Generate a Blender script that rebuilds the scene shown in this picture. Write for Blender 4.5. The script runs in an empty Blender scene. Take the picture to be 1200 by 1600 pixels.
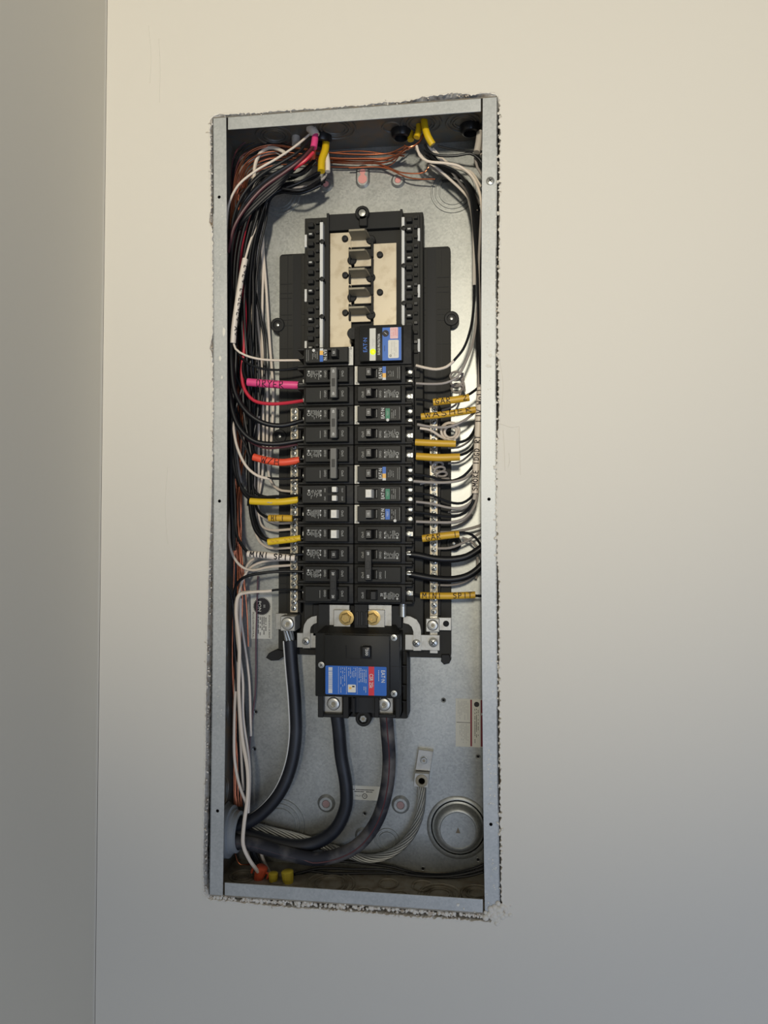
import bpy, bmesh, math, random
from mathutils import Vector, Matrix
R_ = random.Random(7)
scn = bpy.context.scene
col = scn.collection

# ------------------------------------------------------------------ camera
F_PX = 1140.0
CAM = Vector((0.158395, -0.900604, -0.030552))
RW = Matrix(((0.991688856, 0.128659248, 0.000102784),      # image right
             (-0.002404226, 0.019330201, -0.999810264),    # image down
             (-0.128636823, 0.991500449, 0.019478871)))    # view direction
cam_d = bpy.data.cameras.new('camera')
cam_d.sensor_fit = 'VERTICAL'; cam_d.sensor_height = 36; cam_d.lens = 36 * F_PX / 1600
cam_d.clip_start = 0.01
cam = bpy.data.objects.new('camera', cam_d); col.objects.link(cam)
M = Matrix.Identity(4)
for i in range(3):
    M[i][0] = RW[0][i]; M[i][1] = -RW[1][i]; M[i][2] = -RW[2][i]; M[i][3] = CAM[i]
cam.matrix_world = M
scn.camera = cam

def at(px, py, y):
    """point of the place seen at photo pixel px, py that lies y metres behind the wall face"""
    d = RW.transposed() @ Vector(((px - 600) / F_PX, (py - 800) / F_PX, 1))
    t = (y - CAM.y) / d.y
    return CAM + d * t

# ------------------------------------------------------------------ light
def srgb(r, g, b):
    f = lambda c: (c / 255 / 12.92) if c / 255 <= .04045 else ((c / 255 + .055) / 1.055) ** 2.4
    return (f(r), f(g), f(b), 1)

w = bpy.data.worlds.new('room_light'); scn.world = w; w.use_nodes = True
nt = w.node_tree; nt.nodes.clear()
o = nt.nodes.new('ShaderNodeOutputWorld'); bg = nt.nodes.new('ShaderNodeBackground')
tc = nt.nodes.new('ShaderNodeTexCoord'); sx = nt.nodes.new('ShaderNodeSeparateXYZ')
rp = nt.nodes.new('ShaderNodeValToRGB')
rp.color_ramp.elements[0].position = .30; rp.color_ramp.elements[0].color = (.34, .37, .46, 1)
rp.color_ramp.elements[1].position = .75; rp.color_ramp.elements[1].color = (.72, .68, .59, 1)
mr = nt.nodes.new('ShaderNodeMapRange'); mr.inputs[1].default_value = -1; mr.inputs[2].default_value = 1
nt.links.new(tc.outputs['Generated'], sx.inputs[0]); nt.links.new(sx.outputs[2], mr.inputs[0])
nt.links.new(mr.outputs[0], rp.inputs[0]); nt.links.new(rp.outputs[0], bg.inputs[0]); nt.links.new(bg.outputs[0], o.inputs[0])
bg.inputs[1].default_value = .36

def look(ob, tgt):
    ob.rotation_euler = (Vector(tgt) - ob.location).to_track_quat('-Z', 'Y').to_euler()

ld = bpy.data.lights.new('warm_gradient_spot', 'SPOT'); ld.energy = 225; ld.color = (1, .925, .765)  # unseen warm source; soft cone shaped to fade the wall towards the bottom
ld.spot_size = math.radians(54); ld.spot_blend = 1.0; ld.shadow_soft_size = .10
lamp = bpy.data.objects.new('warm_gradient_spot', ld); col.objects.link(lamp)
lamp.location = (.22, -2.9, .42); look(lamp, (.15, 0, .78))

ld = bpy.data.lights.new('cool_fill_light', 'AREA'); ld.energy = 20; ld.color = (.60, .73, 1)  # added cool fill, unseen, to keep the lower wall grey-blue
ld.shape = 'RECTANGLE'; ld.size = 1.6; ld.size_y = 1.2
cool_fill = bpy.data.objects.new('cool_fill_light', ld); col.objects.link(cool_fill)
cool_fill.location = (1.1, -2.2, -.75); look(cool_fill, (0, 0, -.45))

vs = scn.view_settings
vs.view_transform = 'Standard'; vs.look = 'None'; vs.gamma = 1; vs.use_curve_mapping = False
vs.exposure = 0.0

# ------------------------------------------------------------------ materials
MATS = {}
def mat(name, rgb, rough=.5, metal=0, noise=None, bump=None, spec=None, emit=None, coat=0):
    if name in MATS: return MATS[name]
    m = bpy.data.materials.new(name); m.use_nodes = True
    n = m.node_tree; b = n.nodes['Principled BSDF']
    c = srgb(*rgb)
    b.inputs['Base Color'].default_value = c
    b.inputs['Roughness'].default_value = rough; b.inputs['Metallic'].default_value = metal
    if spec is not None: b.inputs['Specular IOR Level'].default_value = spec
    if coat: b.inputs['Coat Weight'].default_value = coat
    if emit: b.inputs['Emission Color'].default_value = srgb(*emit[0]); b.inputs['Emission Strength'].default_value = emit[1]
    tco = n.nodes.new('ShaderNodeTexCoord')
    if noise:                      # (scale, rgb2, low, high)
        nz = n.nodes.new('ShaderNodeTexNoise'); nz.inputs['Scale'].default_value = noise[0]; nz.inputs['Detail'].default_value = 6
        r = n.nodes.new('ShaderNodeValToRGB')
        r.color_ramp.elements[0].position = noise[2]; r.color_ramp.elements[0].color = c
        r.color_ramp.elements[1].position = noise[3]; r.color_ramp.elements[1].color = srgb(*noise[1])
        n.links.new(tco.outputs['Object'], nz.inputs['Vector']); n.links.new(nz.outputs[0], r.inputs[0]); n.links.new(r.outputs[0], b.inputs['Base Color'])
    if bump:                       # (scale, strength, distance)
        nb = n.nodes.new('ShaderNodeTexNoise'); nb.inputs['Scale'].default_value = bump[0]; nb.inputs['Detail'].default_value = 5
        bp = n.nodes.new('ShaderNodeBump'); bp.inputs['Strength'].default_value = bump[1]; bp.inputs['Distance'].default_value = bump[2]
        n.links.new(tco.outputs['Object'], nb.inputs['Vector']); n.links.new(nb.outputs[0], bp.inputs['Height']); n.links.new(bp.outputs[0], b.inputs['Normal'])
    MATS[name] = m
    return m

def galv(name, a, b2, rough, metal):
    m = bpy.data.materials.new(name); m.use_nodes = True
    n = m.node_tree; b = n.nodes['Principled BSDF']
    tco = n.nodes.new('ShaderNodeTexCoord')
    v = n.nodes.new('ShaderNodeTexVoronoi'); v.inputs['Scale'].default_value = 420
    nz = n.nodes.new('ShaderNodeTexNoise'); nz.inputs['Scale'].default_value = 9; nz.inputs['Detail'].default_value = 8
    mx = n.nodes.new('ShaderNodeMix'); mx.data_type = 'FLOAT'; mx.inputs[0].default_value = .78
    sep = n.nodes.new('ShaderNodeSeparateColor')
    n.links.new(tco.outputs['Object'], v.inputs['Vector']); n.links.new(tco.outputs['Object'], nz.inputs['Vector'])
    n.links.new(v.outputs['Color'], sep.inputs[0]); n.links.new(sep.outputs[0], mx.inputs[2]); n.links.new(nz.outputs[0], mx.inputs[3])
    r = n.nodes.new('ShaderNodeValToRGB')
    r.color_ramp.elements[0].position = .3; r.color_ramp.elements[0].color = srgb(*a)
    r.color_ramp.elements[1].position = .7; r.color_ramp.elements[1].color = srgb(*b2)
    n.links.new(mx.outputs[0], r.inputs[0]); n.links.new(r.outputs[0], b.inputs['Base Color'])
    mr2 = n.nodes.new('ShaderNodeMapRange'); mr2.inputs[3].default_value = rough - .07; mr2.inputs[4].default_value = rough + .1
    n.links.new(mx.outputs[0], mr2.inputs[0]); n.links.new(mr2.outputs[0], b.inputs['Roughness'])
    b.inputs['Metallic'].default_value = metal
    bp = n.nodes.new('ShaderNodeBump'); bp.inputs['Strength'].default_value = .12; bp.inputs['Distance'].default_value = .0006
    nb = n.nodes.new('ShaderNodeTexNoise'); nb.inputs['Scale'].default_value = 60
    n.links.new(tco.outputs['Object'], nb.inputs['Vector']); n.links.new(nb.outputs[0], bp.inputs['Height']); n.links.new(bp.outputs[0], b.inputs['Normal'])
    return m

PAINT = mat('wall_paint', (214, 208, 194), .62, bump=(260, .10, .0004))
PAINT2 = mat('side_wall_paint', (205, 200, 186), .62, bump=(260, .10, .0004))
GYPS = mat('gypsum_edge', (214, 208, 196), .9, noise=(90, (168, 148, 122), .5, .72), bump=(400, .3, .0006))
PAPER = mat('torn_paper', (176, 160, 138), .9, noise=(300, (225, 220, 208), .4, .65))
CAV = mat('wall_cavity', (46, 40, 34), .95)
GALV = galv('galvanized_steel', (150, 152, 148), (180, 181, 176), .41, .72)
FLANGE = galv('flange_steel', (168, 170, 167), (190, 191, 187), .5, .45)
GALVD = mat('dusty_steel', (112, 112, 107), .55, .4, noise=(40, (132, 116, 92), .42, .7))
RUST_LIT = mat('lightened_stained_steel', (152, 145, 130), .6, .2, noise=(60, (122, 108, 88), .45, .75))  # stained floor steel, colour lightened to make up for light missing there
PINKD = mat('dull_pink', (150, 124, 120), .8)
HOLE = mat('dark_hole', (14, 14, 14), .9)
PINK = mat('pink_foam', (216, 150, 140), .8)
BLK = mat('black_plastic', (32, 32, 31), .5, spec=.22)
BRK = mat('breaker_plastic', (34, 33, 31), .55, spec=.22, noise=(300, (44, 43, 40), .4, .7), bump=(900, .15, .0003))
NOSE = mat('breaker_face_plastic', (30, 30, 28), .45, spec=.22, bump=(900, .15, .0003))
BASE = mat('base_plastic', (44, 43, 39), .6, spec=.22)
HND = mat('handle_plastic', (30, 30, 30), .3)
HNDG = mat('grey_handle_plastic', (92, 91, 87), .35)
HNDW = mat('white_handle_plastic', (220, 216, 205), .4)
SLOT = mat('black_slot', (8, 8, 8), .8)
WHT = mat('white_print', (205, 204, 198), .6)
GRYP = mat('grey_print', (176, 175, 168), .7)
INK = mat('black_ink', (26, 22, 26), .6)
TIN = mat('tin_plate', (192, 180, 156), .42, .35, noise=(55, (164, 148, 122), .5, .74))
ALU = mat('aluminium', (186, 184, 176), .34, .6, noise=(80, (160, 156, 146), .5, .7))
STEEL = mat('screw_steel', (176, 176, 170), .33, .85)
DARKM = mat('dark_steel', (136, 128, 108), .5, .2)
BRASS = mat('yellow_zinc', (186, 160, 104), .32, .9)
STK = mat('sticker_white', (216, 212, 198), .6)
STKG = mat('sticker_silver', (204, 202, 190), .5)
BLUE = mat('blue_print', (28, 94, 176), .45)
BLUED = mat('dark_blue_print', (30, 60, 100), .5)
RED = mat('red_print', (206, 44, 58), .45)
RED2 = mat('dark_red_print', (126, 34, 46), .5)
GRN = mat('green_print', (34, 116, 84), .5)
ORG = mat('orange_print', (232, 178, 84), .5)
PNKS = mat('pink_sticker', (222, 184, 180), .6)
LED = mat('green_light', (200, 240, 20), .4, emit=((190, 245, 20), .9))
WB = mat('black_insulation', (15, 16, 19), .42, spec=.35)
WW = mat('white_insulation', (222, 208, 190), .38)
WG = mat('grey_insulation', (160, 152, 144), .4)
WR = mat('red_insulation', (196, 40, 60), .35)
WBR = mat('maroon_insulation', (82, 42, 46), .4)
CU = mat('bare_copper', (186, 112, 80), .32, .95)
FEED = mat('feeder_insulation', (22, 24, 30), .45, noise=(30, (40, 42, 47), .45, .8))
FEEDD = mat('dusty_feeder_insulation', (30, 31, 38), .7, noise=(26, (104, 100, 96), .42, .66))
SLY = mat('yellow_sleeve', (222, 184, 30), .42)
SLY2 = mat('ochre_sleeve', (204, 160, 42), .42)
SLP = mat('pink_sleeve', (222, 72, 128), .42)
SLR = mat('orange_sleeve', (228, 82, 52), .42)
SLW = mat('white_sleeve', (224, 212, 196), .42)
JW = mat('cable_jacket', (198, 190, 178), .5)
JY = mat('yellow_jacket', (214, 176, 20), .5)
NUTO = mat('orange_nut', (214, 92, 60), .5)
NUTY = mat('yellow_nut', (206, 184, 60), .5)
CONN = mat('conduit_grey', (138, 142, 144), .45)

# ------------------------------------------------------------------ mesh builder
class MB:
    def __init__(s): s.v = []; s.f = []; s.m = []; s.mats = []
    def mi(s, m):
        if m not in s.mats: s.mats.append(m)
        return s.mats.index(m)
    def add(s, vs, fs, m):
        k = len(s.v); i = s.mi(m)
        s.v += [tuple(v) for v in vs]; s.f += [tuple(k + a for a in f) for f in fs]; s.m += [i] * len(fs)
    def box(s, x0, x1, y0, y1, z0, z1, m, bv=0, seg=1):
        x0, x1 = sorted((x0, x1)); y0, y1 = sorted((y0, y1)); z0, z1 = sorted((z0, z1))
        if not bv:
            V = [(x, y, z) for x in (x0, x1) for y in (y0, y1) for z in (z0, z1)]
            s.add(V, [(0, 1, 3, 2), (4, 6, 7, 5), (0, 4, 5, 1), (2, 3, 7, 6), (0, 2, 6, 4), (1, 5, 7, 3)], m); return
        b = bmesh.new(); bmesh.ops.create_cube(b, size=1)
        for v in b.verts: v.co = Vector(((x0 + x1) / 2 + v.co.x * (x1 - x0), (y0 + y1) / 2 + v.co.y * (y1 - y0), (z0 + z1) / 2 + v.co.z * (z1 - z0)))
        bmesh.ops.bevel(b, geom=b.edges[:], offset=bv, segments=seg, affect='EDGES', profile=.5)
        b.verts.index_update()
        s.add([v.co[:] for v in b.verts], [[v.index for v in f.verts] for f in b.faces], m); b.free()
    def prism(s, pts, y0, y1, m, ch=0):
        """outline pts (x, z) pushed from y0 (front) to y1"""
        n = len(pts); L = []
        if ch:
            cx = sum(p[0] for p in pts) / n; cz = sum(p[1] for p in pts) / n
            ins = []
            for x, z in pts:
                d = math.hypot(x - cx, z - cz) or 1; ins.append((x - (x - cx) / d * ch, z - (z - cz) / d * ch))
            L = [[(x, y0, z) for x, z in ins], [(x, y0 + ch, z) for x, z in pts]]
        else: L = [[(x, y0, z) for x, z in pts]]
        L.append([(x, y1, z) for x, z in pts])
        V = [p for l in L for p in l]; F = [tuple(range(n)), tuple(range((len(L) - 1) * n, len(L) * n))]
        for a in range(len(L) - 1):
            F += [(a * n + i, a * n + (i + 1) % n, (a + 1) * n + (i + 1) % n, (a + 1) * n + i) for i in range(n)]
        s.add(V, F, m)
    def loops(s, L, m, cap0=False, cap1=False, closed=True):
        n = len(L[0]); V = [p for l in L for p in l]; F = []
        for a in range(len(L) - 1):
            for i in range(n if closed else n - 1):
                F.append((a * n + i, a * n + (i + 1) % n, (a + 1) * n + (i + 1) % n, (a + 1) * n + i))
        if cap0: F.append(tuple(range(n)))
        if cap1: F.append(tuple(range((len(L) - 1) * n, len(L) * n)))
        s.add(V, F, m)
    def lathe(s, c, prof, m, n=24, ax=(0, 1, 0), cap0=True, cap1=True):
        ax = Vector(ax).normalized(); u = ax.orthogonal().normalized(); w_ = ax.cross(u); c = Vector(c)
        s.loops([[c + ax * h + (u * math.cos(t * 2 * math.pi / n) + w_ * math.sin(t * 2 * math.pi / n)) * r for t in range(n)] for r, h in prof], m, cap0, cap1)
    def ring(s, c, r, t, m, n=32, ax=(0, 1, 0), h=None):
        h = h or t
        s.lathe(c, [(r - t, h), (r - t * .5, -h), (r + t * .5, -h), (r + t, h)], m, n, ax, False, False)
    def hexa(s, c, r, y0, y1, m, rot=0):
        s.prism([(c[0] + r * math.cos(rot + i * math.pi / 3), c[1] + r * math.sin(rot + i * math.pi / 3)) for i in range(6)], y0, y1, m, ch=r * .12)
    def tube(s, pts, r, m, n=8, step=.004, caps=True):
        P = smooth(pts, step); rr = r if callable(r) else (lambda t: r)
        T = [(P[min(i + 1, len(P) - 1)] - P[max(i - 1, 0)]).normalized() for i in range(len(P))]
        u = T[0].orthogonal().normalized(); L = []
        for i, p in enumerate(P):
            u = (u - T[i] * u.dot(T[i])).normalized(); w_ = T[i].cross(u); q = rr(i / (len(P) - 1))
            L.append([p + (u * math.cos(a * 2 * math.pi / n) + w_ * math.sin(a * 2 * math.pi / n)) * q for a in range(n)])
        s.loops(L, m, caps, caps); return P
    def text(s, t, c, right, up, size, m, off=0, width=None):
        V, F, (x0, x1, y0, y1) = glyphs(t, off)
        right = Vector(right).normalized(); up = Vector(up).normalized(); c = Vector(c)
        k = size / max(.001, y1 - y0); kx = k if not width else width / (x1 - x0)
        s.add([c + right * ((x - (x0 + x1) / 2) * kx) + up * ((y - (y0 + y1) / 2) * k) for x, y in V], F, m)
    def build(s, name, parent=None, label=None, local=False, smooth_=True, kind=None, link=True):
        me = bpy.data.meshes.new(name)
        if local: off = Vector((0, 0, 0))
        else:
            lo = [min(v[i] for v in s.v) for i in range(3)]; hi = [max(v[i] for v in s.v) for i in range(3)]
            off = Vector([(a + b) / 2 for a, b in zip(lo, hi)])
        me.from_pydata([tuple(Vector(v) - off) for v in s.v], [], s.f)
        for m_ in s.mats: me.materials.append(m_)
        me.polygons.foreach_set('material_index', s.m)
        b = bmesh.new(); b.from_mesh(me); bmesh.ops.recalc_face_normals(b, faces=b.faces[:]); b.to_mesh(me); b.free()
        if smooth_:
            me.polygons.foreach_set('use_smooth', [True] * len(me.polygons))
            me.set_sharp_from_angle(angle=math.radians(38))
        ob = bpy.data.objects.new(name, me); col.objects.link(ob)
        if parent is not None:
            ob.parent = parent
            ob.location = off if local else off - wloc(parent)
        else: ob.location = off
        if label: ob['label'] = label
        if kind: ob['kind'] = kind
        return ob

def wloc(o_):
    v = Vector(o_.location)
    while o_.parent: o_ = o_.parent; v += Vector(o_.location)
    return v

def smooth(pts, step):
    P = [Vector(p) for p in pts]
    if len(P) == 2:
        k = max(2, int((P[1] - P[0]).length / step)); return [P[0].lerp(P[1], i / k) for i in range(k + 1)]
    Q = [P[0] * 2 - P[1]] + P + [P[-1] * 2 - P[-2]]; out = []
    for i in range(1, len(Q) - 2):
        a, b, c, d = Q[i - 1:i + 3]; k = max(2, int((c - b).length / step))
        def kn(p, q, t): return t + max(1e-6, (q - p).length) ** .5
        t0 = 0; t1 = kn(a, b, t0); t2 = kn(b, c, t1); t3 = kn(c, d, t2)
        for j in range(k):
            t = t1 + (t2 - t1) * j / k
            A1 = a * ((t1 - t) / (t1 - t0)) + b * ((t - t0) / (t1 - t0)); A2 = b * ((t2 - t) / (t2 - t1)) + c * ((t - t1) / (t2 - t1)); A3 = c * ((t3 - t) / (t3 - t2)) + d * ((t - t2) / (t3 - t2))
            B1 = A1 * ((t2 - t) / (t2 - t0)) + A2 * ((t - t0) / (t2 - t0)); B2 = A2 * ((t3 - t) / (t3 - t1)) + A3 * ((t - t1) / (t3 - t1))
            out.append(B1 * ((t2 - t) / (t2 - t1)) + B2 * ((t - t1) / (t2 - t1)))
    return out + [P[-1]]

GC = {}
def glyphs(t, off=0):
    if (t, off) in GC: return GC[(t, off)]
    cu = bpy.data.curves.new('t', 'FONT'); cu.body = t; cu.size = 1; cu.resolution_u = 2; cu.offset = off; cu.fill_mode = 'FRONT'
    ob = bpy.data.objects.new('t', cu); col.objects.link(ob); bpy.context.view_layer.update()
    dg = bpy.context.evaluated_depsgraph_get(); e = ob.evaluated_get(dg); me = e.to_mesh()
    V = [(v.co.x, v.co.y) for v in me.vertices]; F = [tuple(p.vertices) for p in me.polygons]
    e.to_mesh_clear(); bpy.data.objects.remove(ob); bpy.data.curves.remove(cu)
    bb = (min(v[0] for v in V), max(v[0] for v in V), min(v[1] for v in V), max(v[1] for v in V))
    GC[(t, off)] = (V, F, bb); return GC[(t, off)]

def thing(name, label, cat, loc=(0, 0, 0), roty=0, group=None):
    o_ = bpy.data.objects.new(name, None); col.objects.link(o_); o_.empty_display_size = .02
    o_.location = loc; o_.rotation_euler = (0, roty, 0); o_['label'] = label; o_['category'] = cat
    if group: o_['group'] = group
    return o_
def tag(o_, label, cat, group=None, kind=None):
    o_['label'] = label; o_['category'] = cat
    if group: o_['group'] = group
    if kind: o_['kind'] = kind
    return o_

mm = .001
# ================================================================== SETTING
HW, HH, DEP = .18175, .4987, .0986
# ragged hole in the wall
SIDES = []
def rim_pts():
    L = [(328.5, 186), (329, 250), (330, 330), (326.5, 345), (332, 360), (333, 450), (333, 520), (328.5, 542), (332.5, 560), (333, 640), (332, 720), (330, 800), (327, 870), (325, 950), (324, 1000), (322, 1100), (321.5, 1180), (319.5, 1260), (318, 1330), (318, 1398)]
    B = [(324, 1405), (350, 1408), (372, 1409), (400, 1413), (450, 1418), (500, 1421), (540, 1423), (600, 1428), (660, 1433), (720, 1437), (760, 1440), (786, 1436)]
    Rr = [(787, 1420), (783, 1400), (783, 1340), (782, 1260), (781.5, 1180), (780, 1100), (779.5, 1000), (779, 900), (776, 850), (775.5, 760), (776, 700), (780, 640), (778.5, 600), (777.5, 500), (780, 400), (780.5, 300), (781, 200), (780.5, 160), (778, 148)]
    T = [(766, 143), (745, 148), (720, 147), (700, 146), (690, 150), (660, 152), (640, 158), (620, 161), (600, 160), (570, 165), (540, 166), (500, 170), (460, 171), (440, 174), (400, 177), (360, 179), (340, 178), (331, 181)]
    P = [at(x, y, -.001) for x, y in L + B + Rr + T]
    out = []; starts = (0, len(L), len(L) + len(B), len(L) + len(B) + len(Rr))
    for i in range(len(P)):
        if i in starts: SIDES.append(len(out))
        a, b = P[i], P[(i + 1) % len(P)]; k = max(1, int((b - a).length / .0022))
        for j in range(k):
            p = a.lerp(b, j / k); t = (b - a).normalized(); nrm = Vector((t.z, 0, -t.x))
            amp = .0009 if p.x > .1 else (.0006 if p.z > .04 or p.z < -.46 else .00012)
            out.append(p + nrm * R_.gauss(0, amp))
    return out
rim = rim_pts()
X0b, X0t, X1, Z0, Z1 = -.3358, -.3272, 1.5, -1.5, 1.5
def on_rect(cs):
    """spread the rim's points over the four sides of a rectangle, corner to corner"""
    out = []; st = SIDES + [len(rim)]
    for k in range(4):
        a, b = Vector(cs[k]), Vector(cs[(k + 1) % 4]); n = st[k + 1] - st[k]
        out += [a.lerp(b, i / n) for i in range(n)]
    return out
_b = (X0t - X0b) / 1.8; _a = (X0t + X0b) / 2
mb = MB()
N = len(rim)
def out_off(p, o_):
    c = Vector((p.x, 0, p.z)); q = Vector((c.x / HW, 0, c.z / HH))
    s = Vector((0, 0, 0))
    if abs(q.x) > .97: s.x = math.copysign(1, q.x)
    if abs(q.z) > .985: s.z = math.copysign(1, q.z)
    if s.length == 0: s = Vector((math.copysign(1, q.x), 0, 0)) if abs(q.x) > abs(q.z) else Vector((0, 0, math.copysign(1, q.z)))
    return p + s * o_
lsm = []
for i in range(N):
    q = Vector((0, 0, 0))
    for j in range(-8, 9): q += rim[(i + j) % N]
    lsm.append(out_off(q / 17, .0026))
for v in lsm: v.y = -.001
l_out = on_rect([(_a + _b * Z1, -.001, Z1), (_a + _b * Z0, -.001, Z0), (X1, -.001, Z0), (X1, -.001, Z1)])
l1 = on_rect([(-HW - .016, -.001, HH + .016), (-HW - .016, -.001, -HH - .016), (HW + .016, -.001, -HH - .016), (HW + .016, -.001, HH + .016)])
l2 = []
for p in rim:
    v = out_off(p, .0009); v.y = -.0012 - abs(R_.gauss(0, .0003)); l2.append(v)
l3 = []
for p in rim:
    v = p.copy(); v.y = -.001 - R_.random() * .0008; l3.append(v)
l4 = []
for p in lsm:
    v = out_off(p, -.0030 + R_.uniform(-.0004, .0002)); v.y = .005; l4.append(v)
l5 = []
for p in lsm:
    v = out_off(p, -.0038 + R_.uniform(-.0003, .0003)); v.y = .012; l5.append(v)
mb.loops([l_out, l1, lsm, l2, l3], PAINT)
mb.loops([l3, l4, l5], GYPS)
l6 = [Vector((out_off(p, .03).x, .012, out_off(p, .03).z)) for p in rim]
l7 = [Vector((v.x, .125, v.z)) for v in l6]
mb.loops([l5, l6, l7], CAV, cap1=True)
for pp in (((781, 662), (800, 668), (811, 666)), ((811, 667), (812, 700), (813, 742)), ((786, 672), (788, 700), (789, 736)), ((780, 560), (786, 600), (784, 640)), ((795, 708), (796, 722), (794, 730)), ((262, 730), (258, 790), (262, 850)), ((232, 40), (236, 90), (234, 130)), ((248, 60), (250, 100), (249, 160))):
    mb.tube([at(x, y, -.0009) for x, y in pp], .0005, PAINT, n=6)
wall = mb.build('wall_back', kind='structure', smooth_=False)
# fill the four far corners of the wall (the radial loops stop short of them) and the left wall
mb = MB()
bs = (X0t - X0b) / 1.8; a0 = (X0t + X0b) / 2
xl = lambda z: a0 + bs * z
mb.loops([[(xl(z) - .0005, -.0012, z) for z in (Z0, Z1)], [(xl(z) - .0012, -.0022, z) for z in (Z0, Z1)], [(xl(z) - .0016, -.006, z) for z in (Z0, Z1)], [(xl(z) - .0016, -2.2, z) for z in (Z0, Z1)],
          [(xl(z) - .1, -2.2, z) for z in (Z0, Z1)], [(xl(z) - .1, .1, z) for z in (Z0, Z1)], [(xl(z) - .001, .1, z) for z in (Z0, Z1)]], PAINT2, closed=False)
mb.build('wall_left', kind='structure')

# crumbs and torn paper round the cut
mb = MB()
for k in range(420):
    p = rim[R_.randrange(N)]
    right = p.x > .17; bottom = p.z < -.48; top = p.z > .48
    if not (right or bottom or top or R_.random() < .35): continue
    s = R_.uniform(.0006, .0016) * (1.3 if bottom or right else 1)
    c = out_off(p, R_.uniform(-.0022, .0012)); c.y = -.001 + R_.uniform(-.0006, .004)
    n = 5; m_ = GYPS if R_.random() < .6 else PAPER
    if right and R_.random() < .8: m_ = PAINT
    pts = [(c.x + s * R_.uniform(.6, 1.3) * math.cos(a * 1.2566 + .4), c.z + s * R_.uniform(.6, 1.6) * math.sin(a * 1.2566)) for a in range(n)]
    if m_ is PAINT: mb.lathe((c.x, c.y + s * .5, c.z), [(s * R_.uniform(.8, 1.3), 0), (s, -s * .6), (s * .5, -s)], m_, 7)
    else: mb.prism(pts, c.y, c.y + s, m_, ch=s * .3)
for k in range(330):       # crumbly paper and plaster hanging into the gap under the box
    f = R_.random(); c = at(328 + 450 * f, 1403 + 31 * f + R_.gauss(0, 1.3), -.0004); s = R_.uniform(.0005, .0017)
    mb.lathe((c.x, .0004, c.z), [(s * R_.uniform(1, 2.2), .001), (s, -s * .4), (s * .4, -s * .7)], R_.choice((PAINT, GYPS, GYPS, PAPER)), 6)
for k in range(150):       # and along the left cut
    f = R_.random(); c = at(330 - 9 * max(0, f - .5) * 2 + R_.gauss(0, .8), 190 + 1200 * f, -.0004); s = R_.uniform(.0004, .0012)
    mb.lathe((c.x, .0002, c.z), [(s, .001), (s * .8, -s * .4), (s * .3, -s * .7)], R_.choice((PAINT, GYPS)), 6)
for k in range(90):        # paste lump at the lower right corner
    c = at(R_.gauss(776, 8), R_.gauss(1427, 5), -.001); s = R_.uniform(.001, .0032)
    pts = [(c.x + s * R_.uniform(.7, 1.3) * math.cos(a * 1.2566), c.z + s * R_.uniform(.6, 1.3) * math.sin(a * 1.2566)) for a in range(5)]
    mb.lathe((c.x, -.0006, c.z), [(s * 1.3, 0), (s, -s * .5), (s * .45, -s * .8)], PAINT if R_.random() < .8 else GYPS, 8)
for k in range(36):         # curls of torn paper at the top, left and bottom
    p = rim[R_.randrange(N)]
    if p.x > .17: continue
    a = R_.uniform(0, 6.28); l = R_.uniform(.002, .006)
    q = out_off(p, R_.uniform(-.002, .003)); q.y = -.0018
    mb.tube([q, q + Vector((math.cos(a) * l * .5, -.0015, math.sin(a) * l * .3)), q + Vector((math.cos(a) * l, -.0004, math.sin(a) * l * .5))], R_.uniform(.0002, .0005), PAINT if R_.random() < .5 else PAPER, n=4, step=.002)
tag(mb.build('drywall_crumbs'), 'torn paper and plaster crumbs along the ragged cut-out in the wall', 'plaster crumbs', kind='stuff')

# ================================================================== PANEL BOX
box = thing('electrical_panel_box', 'tall galvanized steel breaker panel enclosure recessed in the ragged wall cut-out', 'electrical panel', (0, DEP, -HH))
def bow(z): return .0032 * (1 - (z / HH) ** 2)
NZ = 17; zs = [-HH + 2 * HH * i / (NZ - 1) for i in range(NZ)]
T_ = .0014
mb = MB()   # back sheet
mb.box(-HW, HW, DEP, DEP + T_, -HH, HH, GALV)
mb.build('back_sheet', box)
for sg in (-1, 1):
    mb = MB()
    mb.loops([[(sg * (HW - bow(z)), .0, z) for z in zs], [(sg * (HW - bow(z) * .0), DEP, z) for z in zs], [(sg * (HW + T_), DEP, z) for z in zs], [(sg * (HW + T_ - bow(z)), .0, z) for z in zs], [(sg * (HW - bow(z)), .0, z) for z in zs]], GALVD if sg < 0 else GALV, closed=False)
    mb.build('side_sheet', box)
    mb = MB()
    wf = .0170
    a = [[(sg * (HW + T_ - bow(z)), 0, z) for z in zs], [(sg * (HW - wf - bow(z)), 0, z) for z in zs], [(sg * (HW - wf - bow(z)), T_, z) for z in zs], [(sg * (HW - bow(z)), T_, z) for z in zs]]
    mb.loops(a, FLANGE, closed=False)
    fl = mb.build('side_flange', box)
for sg in (-1, 1):
    mb = MB(); mb.box(-HW, HW, 0, DEP, sg * HH, sg * (HH + T_), GALVD if sg > 0 else RUST_LIT)
    mb.build('end_sheet', box)
    mb = MB(); xa = -HW + wf + .0024; xb = HW - wf - .0024
    mb.box(xa, xb, .0004, .0004 + T_, sg * (HH + T_), sg * (HH - .0160), FLANGE, .0003)
    mb.build('end_flange', box)
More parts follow.
